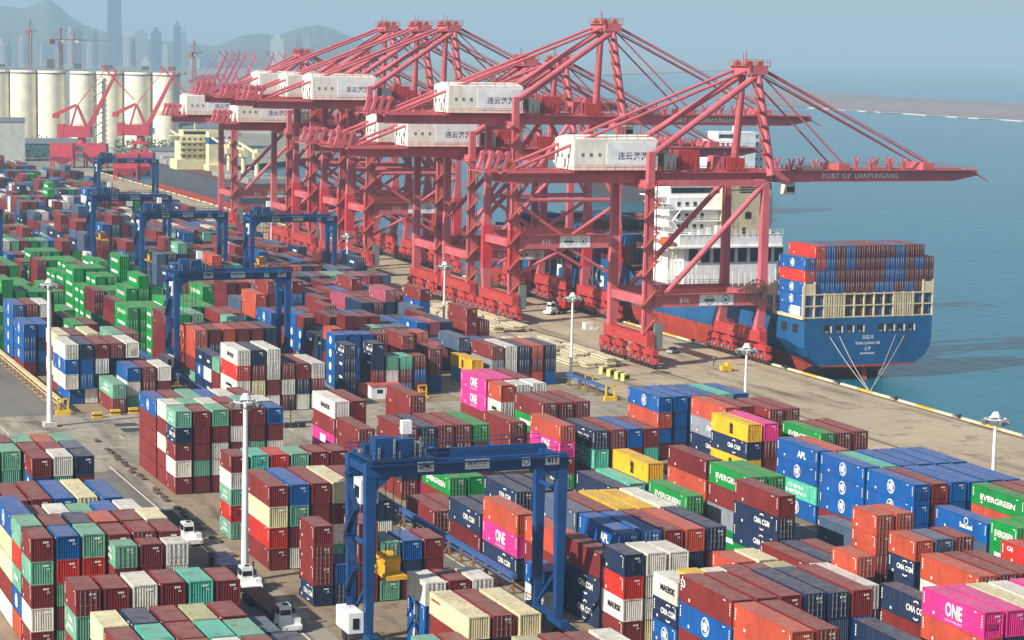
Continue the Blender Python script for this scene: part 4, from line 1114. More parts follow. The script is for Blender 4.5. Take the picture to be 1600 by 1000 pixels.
    for y in (-1.2, 1.2):
        sp.tube((xt - .6, RD / 2 + y, zs + 1.9), (xt + 1.2, RD / 2 + y, zs + 1.9), .5, n=10)
    sp.build('spreader', M_yel, root)
    rp = MB()
    for x in (-.5, 1.1):
        for y in (-1.2, 1.2): rp.bar((xt + x, RD / 2 + y, zs + 1.9), (xt + x * 1.3, RD / 2 + y * 1.3, RZ1 + .3), .07)
    rp.build('hoist_rope', M_rope, root)
    return root
RT = [(75.9, 229.6, '411', 'nearest blue yard gantry, its beam across the foreground stacks'),
      (103.3, 435.0, None, 'blue gantry spanning the green stacks, second nearest'),
      (131.0, 590.6, None, 'blue gantry with its beam just above the second nearest gantry'),
      (156.9, 574.4, None, 'blue gantry standing nearest the red cranes'),
      (131.5, 658.4, None, 'blue gantry fifth away, left of the middle of the yard'),
      (175.0, 864.3, None, 'farthest blue gantry, beside the pink wharf cranes'),
      (73.8, 610.0, None, 'blue gantry half out of the picture at its left edge')]
rt0 = make_rtg('411')
for i, (x, y, n_, lab) in enumerate(RT):
    o = rt0 if i == 0 else copy_tree(rt0)
    o.location = (x, y, 0); tag(o, lab, 'gantry crane', 'blue rubber tyred gantries over the stacks')
# ------------------------------------------------------------------ ships
M_hullb = paint('hull_blue', (20, 88, 138), 0.45, 0.75, (70, 60, 56), scale=0.12)
M_hullr = paint('hull_red', (176, 62, 46), 0.6, 0.95, (206, 124, 70), scale=0.3)
M_cream = paint('lashing_cream', (216, 200, 160), 0.55, 0.5, (120, 76, 44), scale=0.5)
M_shipw = paint('ship_white', (240, 241, 238), 0.5, 0.5, (168, 132, 96), scale=0.4)
M_funnel = paint('funnel_buff', (206, 192, 158), 0.5, 0.9, (84, 66, 50), scale=0.3)
M_deck = paint('ship_deck', (96, 62, 52), 0.7, 0.4)
M_boat = plain('lifeboat_orange', (222, 88, 40), 0.45)
M_bulkh = paint('hull_grey', (64, 72, 80), 0.5, 0.3, (120, 76, 54), scale=0.2)
M_beige = paint('ship_beige', (222, 212, 168), 0.55, 0.25, (150, 120, 80))

def loft(name, secs, mat, parent=None, cap0=False):
    """secs: list of (y, [(half breadth, z) from top to bottom])"""
    mb = MB(); n = len(secs[0][1])
    for y, pr in secs:
        mb.v += [(-hb, y, z) for hb, z in pr] + [(hb, y, z) for hb, z in pr]
    m = 2 * n
    for i in range(len(secs) - 1):
        a, b = i * m, (i + 1) * m
        for k in range(n - 1):
            mb.f.append((a + k, a + k + 1, b + k + 1, b + k)); mb.f.append((a + n + k, b + n + k, b + n + k + 1, a + n + k + 1))
    if cap0: mb.f.append(tuple(range(n)) + tuple(range(m - 1, n - 1, -1)))
    mb.mi = [0] * len(mb.f)
    return mb.build(name, mat, parent)

ship = empty('container_ship', (SHX, SHY, 1.35))
tag(ship, 'blue container ship moored stern towards us with red and blue containers aft', 'ship')
def zb(y): return -0.9 + 3.5 * min(1, max(0, (y - 6) / 28))
def dk_(y): return 9.4 + (3.2 * min(1, max(0, (y - 86) / 6)))
st = [0, 3, 8, 16, 28, 45, 70, 85, 88, 93, 130, 170, 195, 210, 220, 226]
def hb(y, z):
    full = 16.0
    if y > 170: full *= max(0.03, 1 - ((y - 170) / 58.0) ** 2.0 * (1.0 if z > 6 else 1.15))
    t = min(1, y / 60.0)
    if z < 4: full *= (1 - (1 - t) * (0.62 * ((4 - z) / 8.0) ** 1.2))
    return max(0.3, full)
secs_u = []; secs_l = []
for y in st:
    zz = [dk_(y), (dk_(y) + 4) / 2 + 1, 4.0, (4 + zb(y)) / 2, zb(y)]
    if y == 0: pr = [(16, zz[0]), (16, 5), (15.8, 3.0), (14.6, .9), (12.2, -.9)]
    elif y == 3: pr = [(16, zz[0]), (16, 5), (15.8, 3.0), (14.6, .9), (12.0, -1.0)]
    else: pr = [(hb(y, z), z) for z in zz]
    secs_u.append((y, pr))
    e = pr[-1]
    secs_l.append((y, [e, (e[0] * .96, (e[1] - 1.6) / 2 if y else -1.2), (e[0] * (.5 if y < 8 else .9), -2.4 if y > 6 else -1.35), (e[0] * (.05 if y < 12 else .75), -6 if y > 6 else -1.5)]))
loft('hull', secs_u, M_hullb, ship, True); loft('hull_bottom', secs_l, M_hullr, ship, True)
d = MB(); d.box(-15.8, .2, 9.1, 15.8, 86, 9.35); d.box(-15.6, 88, 12.2, 15.6, 190, 12.5); d.build('main_deck', M_deck, ship)
r = MB(); r.add([(-.55, 1.5, -1.3), (.55, 1.5, -1.3), (.5, 7, -1.3), (-.5, 7, -1.3), (-.5, .4, -6.5), (.5, .4, -6.5), (.4, 5, -6.5), (-.4, 5, -6.5)], [(0, 1, 2, 3), (4, 7, 6, 5), (0, 4, 5, 1), (1, 5, 6, 2), (2, 6, 7, 3), (3, 7, 4, 0)])
r.add([(-2.6, 6.5, -1.2), (2.6, 6.5, -1.2), (3, 14, -1.2), (-3, 14, -1.2), (-.6, 7.5, -6.5), (.6, 7.5, -6.5), (1, 14, -6.5), (-1, 14, -6.5)], [(0, 1, 2, 3), (0, 4, 5, 1), (1, 5, 6, 2), (3, 7, 4, 0)])
r.build('rudder', M_hullr, ship)
for x in (-10.2, -7.4, -4.6, -2.0, 3.3, 5.7, 8.2, 10.8):
    w = MB(); w.box(x - .95, -.06, 6.1, x + .95, .1, 7.9, 0); w.box(x + .55, -.1, 6.2, x + .9, -.05, 7.7, 1); w.box(x - .7, -.1, 6.15, x + .1, -.05, 6.7, 2)  # dark plate paints the recess shade, white strip its sunlit right flank
    w.build('mooring_opening', [M_gask, M_shipw, M_grey], ship)
for yy in (4, 9, 14, 20):
    w = MB(); w.box(-16.06, yy - 1.2, 6.0, -15.95, yy + 1.2, 7.9); w.build('side_opening', M_gask, ship)
t = MB()
text(t, '天隆河', 1.0, (-.2, -.1, 5.0), '-Y', .01); text(t, 'TIAN LONG HE', .85, (-.2, -.1, 3.75), '-Y', .02, width=6.2)
text(t, '上海', .9, (-.2, -.1, 2.5), '-Y', .01); text(t, 'SHANGHAI', .6, (-.2, -.1, 1.5), '-Y', .02, width=3.6)
t.build('stern_lettering', M_white, ship)
t = MB()
for i, chx in enumerate('SHIPPING'): text(t, chx, 7.6, (-16.12, 575.2 - SHY - i * 6.7, 7.6), '-X', .16)
for i, chx in enumerate('CHINA'): text(t, chx, 7.6, (-16.12, 628 - SHY - i * 7.4, 7.6), '-X', .16)
t.build('hull_lettering', M_white, ship)
# lashing bridge at the stern
l = MB(); xs = [-16.2 + k * 2.475 for k in range(14)]
for k, x in enumerate(xs):
    h = 17.4 if k in (0, 1, 12, 13) else 14.9
    l.box(x - .16, -.05, 9.4, x + .16, .3, h)
for z in (9.5, 12.0, 14.5): l.box(-16.2, -.04, z, 16.2, .22, z + .28)
for a in (2, 3, 9, 10):
    for q_ in np.arange(.3, 2.3, .62): l.box(xs[a] + q_, -.02, 9.8, xs[a] + q_ + .34, .2, 14.4)
for a, b_ in ((0, 1), (12, 13)): l.box(xs[a], 0, 14.6, xs[b_], .2, 17.0)
for yy in (0, 12.9): l.box(-16.6, yy, 9.3, -16.2, yy + .4, 16.5)
l.box(-16.4, .2, 9.2, -16.1, 13.4, 9.9)
l.build('lashing_bridge', M_cream, ship)
b = MB(); b.box(-16.1, 2.2, 9.4, -15.4, 6.2, 11.9); b.build('locker', M_shipw, ship)
# accommodation
A0 = 490 - SHY
s = MB(); s.box(-13.4, A0 + 4, 9.4, 15.2, A0 + 17, 30.6)
for z in (22.0, 24.8, 27.6): s.box(-14.6, A0 + 2.2, z, 15.9, A0 + 4, z + .18)
s.box(-15.8, A0 + 5, 30.6, 15.8, A0 + 16, 30.9); s.box(-12.5, A0 + 5.5, 30.9, 12.5, A0 + 15, 33.6)
s.box(-16.2, A0 + 7, 30.9, -12.5, A0 + 11, 32.1); s.box(12.5, A0 + 7, 30.9, 16.2, A0 + 11, 32.1)
s.box(-12.5, A0 - .5, 18.9, 15.9, A0 + 4, 21.8); s.box(-14.6, A0 - 1.0, 18.5, 15.9, A0 + 4, 18.9); s.box(-10.5, A0 + 1, 9.4, 15.2, A0 + 4, 18.5)
for k_, (xa, xb, z_) in enumerate(((-15.9, -13.4, 17.6), (-15.6, -13.4, 20.4), (-15.2, -13.4, 23.4), (-15.0, -13.4, 26.2), (-15.6, -13.4, 29.0))):
    s.box(xa, A0 + 3, z_, xb, A0 + 14, z_ + .16); s.bar((xa + .2, A0 + 3.2, z_ - 2.8), (xa + .2, A0 + 3.2, z_), .16); s.bar((xa + .2, A0 + 9, z_ - 2.8), (xa + .2, A0 + 9, z_), .16)
for k_ in range(10): s.box(-9.4 + 2.35 * k_, A0 - .2 + .3 * (k_ % 3), 21.8, -8.4 + 2.35 * k_, A0 + .9, 22.4 + .5 * (k_ % 4))
for k_ in range(7): s.tube((-10 + 3.3 * k_, A0 + 3.0, 9.4), (-10 + 3.3 * k_, A0 + 3.0, 14.4), .22, n=6)
s.bar((-13.2, A0 + 2.4, 18), (-11.0, A0 + 2.4, 22), .7, .15); s.bar((-11.0, A0 + 2.4, 22.2), (-13.2, A0 + 2.4, 25), .7, .15); s.bar((-13.2, A0 + 2.4, 25), (-11.0, A0 + 2.4, 27.8), .7, .15)
acc = s.build('accommodation', M_shipw, ship)
w = MB()
for x in np.arange(-9.2, 15, 3.4): w.box(x, A0 + .92, 14.8, x + 2.4, A0 + .99, 18.2)
for z in (22.9, 25.6, 28.4):
    for x in (-11.2, -9.0, -6.8, -4.8): w.box(x, A0 + 3.93, z, x + .9, A0 + 3.99, z + 1.1)
    for yy in (A0 + 6, A0 + 9, A0 + 12): w.box(-13.47, yy, z, -13.41, yy + .8, z + .9)
w.box(-12.2, A0 + 5.42, 31.6, 12.2, A0 + 5.49, 32.9)
w.build('window', M_glass, acc)
r = MB()
for z in (22.18, 24.98, 27.78): r.rail([(-14.5, A0 + 2.3, z), (15.8, A0 + 2.3, z)], 1.1, 1.6, .07)
r.rail([(-14.5, A0 - .9, 21.8), (15.8, A0 - .9, 21.8)], 1.1, 1.6, .07); r.rail([(-15.7, A0 + 5, 33.6), (15.7, A0 + 5, 33.6)], 1.0, 1.6, .07)
for x in (-14.0, -12.8): r.bar((x, A0 + 2, 9.4), (x + 1, A0 + 2, 18), .12)
for x in np.arange(-15.6, -8, 1.1): r.bar((x, A0 - 8, 9.4), (x, A0 - 8, 13.2), .22); r.bar((x, A0 - 3, 9.4), (x, A0 - 3, 15.4), .18)
r.bar((-15.6, A0 - 8, 13.2), (-8, A0 - 8, 13.2), .25); r.bar((-15.6, A0 - 3, 15.4), (-8, A0 - 3, 15.4), .25); r.bar((-15.6, A0 - 3, 12), (-8, A0 - 3, 12), .25)
for x in np.arange(-6, 15, 1.7): r.bar((x, A0 - 3.5, 9.4), (x, A0 - 3.5, 9.4 + 2.5 + 1.6 * ((x * 7) % 1)), .16)
r.build('railing', M_shipw, acc)
f = MB(); f.box(.2, A0 - .2, 21.8, 9.6, A0 + 3.8, 35.2); f.box(.6, A0 - .26, 32.6, 9.2, A0 - .2, 32.75, 1)
for zz in (32.0, 32.6, 33.2): f.box(3.8, A0 - .27, zz, 8.8, A0 - .19, zz + .3, 1)
for k in range(5): f.tube((2.6 + k * 1.0, A0 + 1.6, 35.2), (2.6 + k * 1.0, A0 + 1.2, 36.6), .35, n=8, mi=1)
f.box(5.4, A0 - .28, 25.6, 7.0, A0 - .19, 27.2, 1)
f.build('funnel', [M_funnel, M_gask], ship)
m_ = MB(); m_.tube((-4, A0 + 9, 33.6), (-4, A0 + 9, 41.5), .35, .2); m_.bar((-6, A0 + 9, 39), (-2, A0 + 9, 39), .25); m_.bar((-5.4, A0 + 8.6, 37), (-2.6, A0 + 8.6, 37), .4); m_.tube((6, A0 + 9, 33.6), (6, A0 + 9, 36.5), .7, n=12); m_.build('radar_mast', M_shipw, ship)
bt = MB(); secb = [(0, .2, .4), (.8, 1.0, 1.0), (3, 1.35, 1.35), (5.4, 1.0, 1.1), (6.2, .25, .5)]; nn = 10; o0 = len(bt.v)
for (yy, rw, rh) in secb: bt.v += [(-14.6 + rw * math.cos(2 * math.pi * k / nn), A0 - .5 + yy, 19.9 + rh * math.sin(2 * math.pi * k / nn)) for k in range(nn)]
for i in range(4):
    for k in range(nn): bt.f.append((i * nn + k, i * nn + (k + 1) % nn, (i + 1) * nn + (k + 1) % nn, (i + 1) * nn + k))
bt.mi = [0] * len(bt.f); bt.build('lifeboat', M_boat, ship, smooth=True)
# mooring lines
for (a, bq) in (((1297, 527), (1356, 609)), ((1312, 526), (1357, 609)), ((1399, 524), (1361, 610)), ((1413, 524), (1360, 610))):
    pa = ray(*a); ta = (SHY - .1) / pa.y; pa = CAMP + pa * ta; pb = onz(bq[0], bq[1], .5)
    l = MB(); n = 10; pts = [pa.lerp(pb, k / n) - Vector((0, 0, .5 * math.sin(math.pi * k / n))) for k in range(n + 1)]
    for u_, v_ in zip(pts[:-1], pts[1:]): l.tube(u_, v_, .06, n=5)
    lo = l.build('mooring_line', plain('hawser', (206, 202, 188), .8)); tag(lo, 'pale mooring line from stern opening %s down to the quay bollard' % ('far left', 'second from left', 'second from right', 'far right')[(0, 1, 2, 3)[[(1297, 527), (1312, 526), (1399, 524), (1413, 524)].index(a)]], 'rope', 'mooring lines from the ship stern')

# bulk carrier ahead of the cranes
bk = empty('bulk_carrier', (255.5, 902, 0)); tag(bk, 'grey hulled bulk carrier with beige superstructure at the far berth', 'ship')
st2 = [(0, .9), (6, .97), (20, 1), (150, 1), (175, .75), (190, .2)]
loft('hull', [(y, [(15.5 * k, 9.5), (15.5 * k, 5), (15.4 * k, 1.2)]) for y, k in st2], M_bulkh, bk, True)
loft('hull_bottom', [(y, [(15.4 * k, 1.2), (14.6 * k, -1.5), (12 * k, -5)]) for y, k in st2], M_hullr, bk, True)
d = MB(); d.box(-15.2, .4, 9.2, 15.2, 172, 9.4); d.build('main_deck', M_deck, bk)
BO = 84
s = MB(); s.box(-14, BO + 26, 9.4, 10, BO + 40, 14); s.box(-12, BO + 27, 14, 8, BO + 39, 24.5); s.box(-15, BO + 28, 24.5, 13, BO + 38, 24.8); s.box(-10.5, BO + 29, 24.8, 7, BO + 37, 27.5)
for z in (16.6, 19.2, 21.8): s.box(-13.4, BO + 25.6, z, 9.4, BO + 27, z + .2); s.rail([(-13.4, BO + 25.7, z + .2), (9.4, BO + 25.7, z + .2)], 1.0, 1.8, .1)
s.box(-2, BO + 14, 9.4, 6, BO + 24, 12); s.box(10, BO + 24, 9.4, 14, BO + 30, 17); s.bar((-4, BO + 33, 27.5), (-4, BO + 33, 36), .5); ao = s.build('superstructure', M_beige, bk)
w = MB(); w.box(-10, BO + 28.9, 25.6, 6.6, BO + 28.97, 26.8)
for z in (14.9, 17.6, 20.2, 22.8):
    for x in np.arange(-11, 7, 2.6): w.box(x, BO + 26.9, z, x + 1, BO + 26.97, z + 1)
w.build('window', M_glass, ao)
f = MB(); f.box(-1, BO + 18, 12, 5, BO + 24, 27); f.box(-1.05, BO + 17.95, 21.5, 5.05, BO + 24.05, 24.5, 1); f.build('funnel', [M_beige, M_hullb], bk)
for k, y in enumerate((4, 26, 48, 132, 152)):
    h = MB(); h.box(-9, y, 9.4, 9, y + 17, 11.6); h.build('hatch_cover', plain('hatch_grey', (150, 152, 146), .6), bk)
for k, y in enumerate((23.5, 45.5, 70, 150)):
    c = MB(); c.tube((0, y, 9.4), (0, y, 23), 1.1, .9, 10); c.bar((0, y, 21), (-3, y + 19, 25), 1.0, 1.2, .6, .7); c.box(-1.6, y - 1.6, 18.6, 1.6, y + 1.6, 21.4); c.build('deck_crane', M_beige, bk)

# a merchant ship lying off, seen between the crane booms
ms = empty('merchant_ship', (462, 872, 0)); tag(ms, 'white superstructure of a ship lying off behind the nearest crane', 'ship')
loft('hull', [(y, [(14 * k, 12), (14 * k, 4), (13.5 * k, -3.5)]) for y, k in ((0, .9), (10, 1), (120, 1), (150, .7), (165, .15))], paint('hull_dark', (70, 60, 62), .5, .2), ms, True)
s = MB(); s.box(-12, 8, 12, 12, 22, 29); s.box(-14.5, 9, 29, 14.5, 20, 29.4); s.box(-10, 9, 29.4, 10, 19, 33)
for z in (16, 19.5, 23, 26.5): s.box(-13, 6.6, z, 13, 8, z + .25)
s.box(-3, 2, 12, 5, 7, 33); s.tube((0, 14, 33), (0, 14, 40), .4); so = s.build('superstructure', M_shipw, ms)
w = MB(); w.box(-9.6, 8.9, 30.3, 9.6, 8.97, 31.9)
for z in (17, 20.5, 24, 27):
    for x in np.arange(-11, 11, 2.4): w.box(x, 7.9, z, x + 1.1, 7.97, z + 1.2)
w.build('window', M_glass, so)
d = MB(); d.box(-13, 1, 11.7, 13, 130, 11.9); d.build('main_deck', M_deck, ms)
# ------------------------------------------------------------------ far side: silos, wharf cranes, city, hills
M_silo = paint('silo_concrete', (236, 228, 204), 0.85, 0.25, (150, 136, 112), scale=0.12)
M_silod = paint('silo_gallery', (112, 116, 120), 0.7, 0.3)
M_pk = paint('wharf_crane_pink', (186, 50, 68), 0.5, 0.2, (120, 50, 44), scale=0.3)
def silo_mesh():
    mb = MB(); n = 28; R_ = 8.75; zs = []
    z = 0.0
    while z < 45.5: zs += [z, z + 2.9]; z += 3.0
    for z in zs:
        r = R_
        mb.v += [(r * math.cos(2 * math.pi * k / n), r * math.sin(2 * math.pi * k / n), z) for k in range(n)]
    for i in range(len(zs) - 1):
        for k in range(n): mb.f.append((i * n + k, i * n + (k + 1) % n, (i + 1) * n + (k + 1) % n, (i + 1) * n + k))
    mb.f.append(tuple(range((len(zs) - 1) * n, len(zs) * n))); mb.mi = [0] * len(mb.f)
    me = mb.mesh('silo', M_silo); me.polygons.foreach_set('use_smooth', [True] * (len(me.polygons) - 1) + [False]); return me
sm = silo_mesh()
rim = MB()
n = 28
for k in range(n): a0, a1 = 2 * math.pi * k / n, 2 * math.pi * (k + 1) / n; rim.bar((8.8 * math.cos(a0), 8.8 * math.sin(a0), 46.2), (8.8 * math.cos(a1), 8.8 * math.sin(a1), 46.2), .4, .8)
rim_m = rim.mesh('rim', M_silod)
bandm = MB()
for z in np.arange(3, 45, 6.0):
    for k in range(n): a0, a1 = 2 * math.pi * k / n, 2 * math.pi * (k + 1) / n; bandm.bar((8.76 * math.cos(a0), 8.76 * math.sin(a0), z), (8.76 * math.cos(a1), 8.76 * math.sin(a1), z), .12, .22)
band_m = bandm.mesh('joint_band', M_silo)
pl = [-4, 38, 81, 131, 172, 216, 260]
for i, px_ in enumerate(pl):
    d_ = ray(px_, 226); g = CAMP + d_ * (1440 / F_PX); g.z = 0
    o = link('grain_silo', sm, None, (g.x, g.y, 0)); link('rim', rim_m, o); link('joint_band', band_m, o)
    tag(o, 'pale concrete grain silo, %s from the left in the front row' % ORD[i], 'silo', 'grain silos behind the container yard')
a, b_ = [CAMP + ray(q_, 226) * (1440 / F_PX) for q_ in (-30, 290)]; a.z = b_.z = 0
gl = MB(); dv = (b_ - a).normalized(); pv_ = Vector((-dv.y, dv.x, 0))
gl.bar((a.x, a.y, 48), (b_.x, b_.y, 47.6), 5, 1.3); gl.rail([(a.x, a.y - 3, 48.3), (b_.x, b_.y - 3, 48.3)], 1.3, 4, .2)
for k in (0.1, .34, .47, .62, .8, .93):
    c = a.lerp(b_, k); gl.box(c.x - 2.5, c.y - 2.5, 49.3, c.x + 2.5, c.y + 2.5, 49.3 + rnd.uniform(2, 6))
o = gl.build('conveyor_gallery', M_silod); tag(o, 'dark conveyor gallery running along the silo tops', 'gallery')
c = CAMP + ray(166, 226) * (1440 / F_PX)
stt = MB()
for k in range(14): stt.bar((c.x - 9.5, c.y - 9, 3.2 * k), (c.x - 4.5, c.y - 9, 3.2 * k + 3.2) if k % 2 == 0 else (c.x - 9.5, c.y - 9, 3.2 * k + 3.2), .5); stt.box(c.x - 10, c.y - 10, 3.2 * k + 3.1, c.x - 4, c.y - 8.2, 3.2 * k + 3.25)
for dx in (-10, -4): stt.bar((c.x + dx, c.y - 9, 0), (c.x + dx, c.y - 9, 46), .3)
tag(stt.build('stair_tower', M_silod), 'grey stair tower climbing the middle silo', 'stairs')

# wharf cranes: boom lies in the picture's across direction (root +X)
def wharf_crane():
    root = empty('wharf_crane', (0, 0, 0))
    for x in (-5, 5):
        for y in (-5, 5): l = MB(); l.bar((x, y, 0.6), (x * .62, y * .62, 9), 1.1, 1.1, .9, .9); l.box(x - 1.8, y - .5, 0, x + 1.8, y + .5, 1.2); l.build('leg', M_pk, root)
    p = MB(); p.box(-5, -5, 8.6, 5, 5, 10); p.tube((0, 0, 10), (0, 0, 13.5), 2.6, 2.2, 14); p.box(-5.2, -5.3, 4.6, 5.2, -4.4, 5.8); p.build('portal', M_pk, root)
    h = MB(); h.box(-11, -3.6, 13.5, 5.5, 3.6, 19.6); h.box(-13.2, -3.8, 13.2, -9.5, 3.8, 20.6); h.rail([(-9, -3.7, 19.6), (5.5, -3.7, 19.6)], 1.2, 1.8, .15); h.build('machine_house', M_pk, root)
    c = MB(); c.box(5.6, -1.6, 14.4, 8, 1.2, 18); c.build('operator_cab', M_house, root)
    a_ = MB()
    for y in (-1.8, 1.8): a_.bar((2.5, y, 19.6), (-2.6, y * .6, 31.5), 1.0); a_.bar((-6, y, 19.6), (-2.6, y * .6, 31.5), .6)
    a_.build('mast', M_pk, root)
    bm = MB(); bm.bar((4.2, 0, 19.5), (19.5, 0, 50), 2.6, 2.6, 1.4, 1.4); bm.build('boom', M_pk, root)
    j = MB(); j.bar((11.5, 0, 53.6), (29.5, 0, 35), .9, 1.0, .5, .5); j.bar((19.5, 0, 50), (17.5, 0, 53.2), .8); j.build('fly_jib', M_pk, root)
    t = MB(); t.bar((14.5, 0, 53), (-3, 0, 30.5), .45); t.bar((-3, 0, 31.5), (-15.5, 0, 25.5), 1.2, 1.6, 1.2, 2.2); t.box(-16.2, -1.5, 24, -13, 1.5, 26.6); t.build('tie_and_counterweight', M_pk, root)
    return root
w0 = wharf_crane(); acr = -YAW
ws = [(128, 252, 1.0, 'pink wharf crane with raised boom in front of the silos, left one'), (220, 248, 1.0, 'pink wharf crane with raised boom in front of the silos, right one')]
for i, (px_, py_, s_, lab) in enumerate(ws):
    g = onz(px_, py_, 0); o = w0 if i == 0 else copy_tree(w0)
    o.location = (g.x, g.y, 0); o.rotation_euler = (0, 0, acr); o.scale = (s_,) * 3; tag(o, lab, 'wharf crane', 'pink wharf cranes before the silos')
fc = [(322, 2300), (333, 2330), (343, 2360), (352, 2390), (371, 2500), (397, 2450), (416, 2480), (441, 2520), (470, 2600), (505, 2650), (575, 2700)]
for i, (px_, D) in enumerate(fc):
    d_ = ray(px_, 80).normalized(); g = CAMP + d_ * (D / math.hypot(d_.x, d_.y)); o = copy_tree(w0)
    o.location = (g.x, g.y, 0); o.rotation_euler = (0, 0, acr + rnd.uniform(-.5, .5)); o.scale = (1.12,) * 3
    tag(o, 'small hazy pink wharf crane on the far shore, %s from the left' % ORD[i], 'wharf crane', 'distant pink cranes on the far shore')
hp = MB(); hp.box(-6, -4, 6, 6, 4, 13); hp.add([(-6, -4, 6), (6, -4, 6), (6, 4, 6), (-6, 4, 6), (-1.5, -1.5, 2), (1.5, -1.5, 2), (1.5, 1.5, 2), (-1.5, 1.5, 2)], [(0, 4, 5, 1), (1, 5, 6, 2), (2, 6, 7, 3), (3, 7, 4, 0)])
for x in (-5.5, 5.5):
    for y in (-3.5, 3.5): hp.bar((x, y, 0), (x, y, 6), .8)
hpm = hp.mesh('hopper', M_pk)
for px_, py_, lab in ((98, 262, 'pink loading hopper left of the left wharf crane'), (150, 262, 'pink loading hopper right of the left wharf crane'), (198, 282, 'pink hopper seen through the farthest blue gantry'), (222, 279, 'second pink hopper seen through the farthest blue gantry')):
    g = onz(px_, py_, 0); o = link('hopper', hpm, None, (g.x, g.y, 0)); o.rotation_euler = (0, 0, acr); tag(o, lab, 'hopper', 'pink hoppers on the grain wharf')

# tower cranes above the silos
def tower_crane(h, jl, back):
    root = empty('tower_crane', (0, 0, 0)); m_ = MB()
    for x in (-1, 1):
        for y in (-1, 1): m_.bar((x, y, 0), (x, y, h), .35)
    z = 40
    while z < h - 3:
        m_.bar((-1, -1, z), (1, -1, z + 3), .22); m_.bar((1, 1, z), (-1, 1, z + 3), .22); m_.bar((-1, 1, z), (-1, -1, z + 3), .22); m_.bar((1, -1, z), (1, 1, z + 3), .22); z += 3
    m_.build('mast', paint('tower_rust', (150, 92, 80), .6, .3), root)
    j = MB(); j.bar((-back, 0, h), (jl, 0, h), 1.1, .5); j.bar((-back * .8, 0, h), (0, 0, h + 8), .2); j.bar((jl * .7, 0, h + 1), (0, 0, h + 8), .2); j.bar((0, 0, h), (0, 0, h + 8.5), .9); j.box(-back - 1, -1.4, h - 3, -back + 3, 1.4, h + .2)
    j.build('jib', paint('tower_rust', (150, 92, 80)), root)
    k = MB(); k.box(.8, -1.4, h - 2.6, 3.2, 1.4, h - .1); k.build('operator_cab', M_house, root)
    return root
for px_, D, ytop, jl, bk_, rz, lab in ((47, 1700, 48, 26, 10, 1.2, 'rusty tower crane rising left of the silos'), (95, 1640, 62, 22, 8, .2, 'rusty tower crane with jib over the third silo'), (116, 1900, 62, 28, 10, -.1, 'thin pale tower crane just right of the rusty one'), (303, 1600, 82, 14, 6, .9, 'dark lattice mast at the right end of the silos')):
    d_ = ray(px_, ytop).normalized(); g = CAMP + d_ * (D / math.hypot(d_.x, d_.y))
    o = tower_crane(g.z, jl, bk_); o.location = (g.x, g.y, 0); o.rotation_euler = (0, 0, rz); tag(o, lab, 'tower crane')

# sheds and plain buildings at the foot of the silos
def shed(px_, py_, w, d_, h, mat, lab, rows=0):
    g = onz(px_, py_, 0); root = empty('warehouse', (g.x, g.y, 0), acr * .3); s = MB(); s.box(0, 0, 0, w, d_, h); s.build('wall', mat, root)
    s = MB(); s.add([(-.5, -.5, h), (w + .5, -.5, h), (w + .5, d_ + .5, h), (-.5, d_ + .5, h), (-.5, d_ / 2, h + d_ * .14), (w + .5, d_ / 2, h + d_ * .14)], [(0, 1, 5, 4), (2, 3, 4, 5), (1, 2, 5), (3, 0, 4)]); s.build('roof', M_silod, root)
    if rows:
        for r_ in range(rows):
            for k in range(int(w / 4)):
                s = MB(); s.box(1 + k * 4, -.08, 2.5 + r_ * 4, 2.8 + k * 4, -.01, 4.6 + r_ * 4); s.build('window', M_glass, root)
    tag(root, lab, 'building')
M_wall = paint('wall_pale', (186, 186, 178), .8, .3); M_green = paint('shed_teal', (70, 104, 110), .7, .3)
shed(-30, 252, 24, 16, 22, M_wall, 'plain pale block at the left edge before the silos')
shed(32, 246, 40, 20, 8, M_green, 'long low teal shed under the second silo')
shed(286, 232, 36, 22, 13, M_wall, 'pale warehouse at the right foot of the silos', 2)
shed(300, 208, 60, 30, 26, M_wall, 'long pale building behind the bulk carrier', 3)
shed(236, 252, 26, 14, 6, M_wall, 'low shed right of the right wharf crane')
for k in range(9):
    g = onz(244 + 5 * (k % 3), 244 + 5.0 * k, 0); s = MB()
    s.box(0, 0, 0, 26, 5, 3.0 + .4 * (k % 2)); s.box(-.3, -.3, 3.4, 26.3, 5.3, 3.7)
    o = s.build('cargo_pile', plain('cargo_pale', (196, 190, 168), .8)); o.location = (g.x, g.y, 0); tag(o, 'pale covered cargo pile on the far wharf, %s row back' % ORD[8 - k], 'cargo', 'covered cargo rows on the far wharf')

# greenery at the foot of the silos
M_leaf, t, bs = nt('leaf'); v = worldpos(t); cc = mix(t, ramp(t, noise(t, .25, 4, v), .3, .7), (.02, .045, .016), (.07, .10, .035)); t.links.new(cc, bs.inputs['Base Color']); bs.inputs['Roughness'].default_value = .8
lf = MB()
for k in range(2600):
    px_ = rnd.choice((rnd.uniform(228, 330), rnd.uniform(30, 110), rnd.uniform(180, 320))); g = onz(px_, rnd.uniform(226, 250), 0)
    c_ = Vector((g.x, g.y, rnd.random() ** 1.5 * 7)); e = [c_ + Vector((rnd.uniform(-1, 1), rnd.uniform(-1, 1), rnd.uniform(-1, 1))) * 1.3 for _ in range(3)]
    lf.add(e, [(0, 1, 2)])
tag(lf.build('undergrowth', M_leaf), 'dark green scrub at the foot of the silos', kind='stuff')

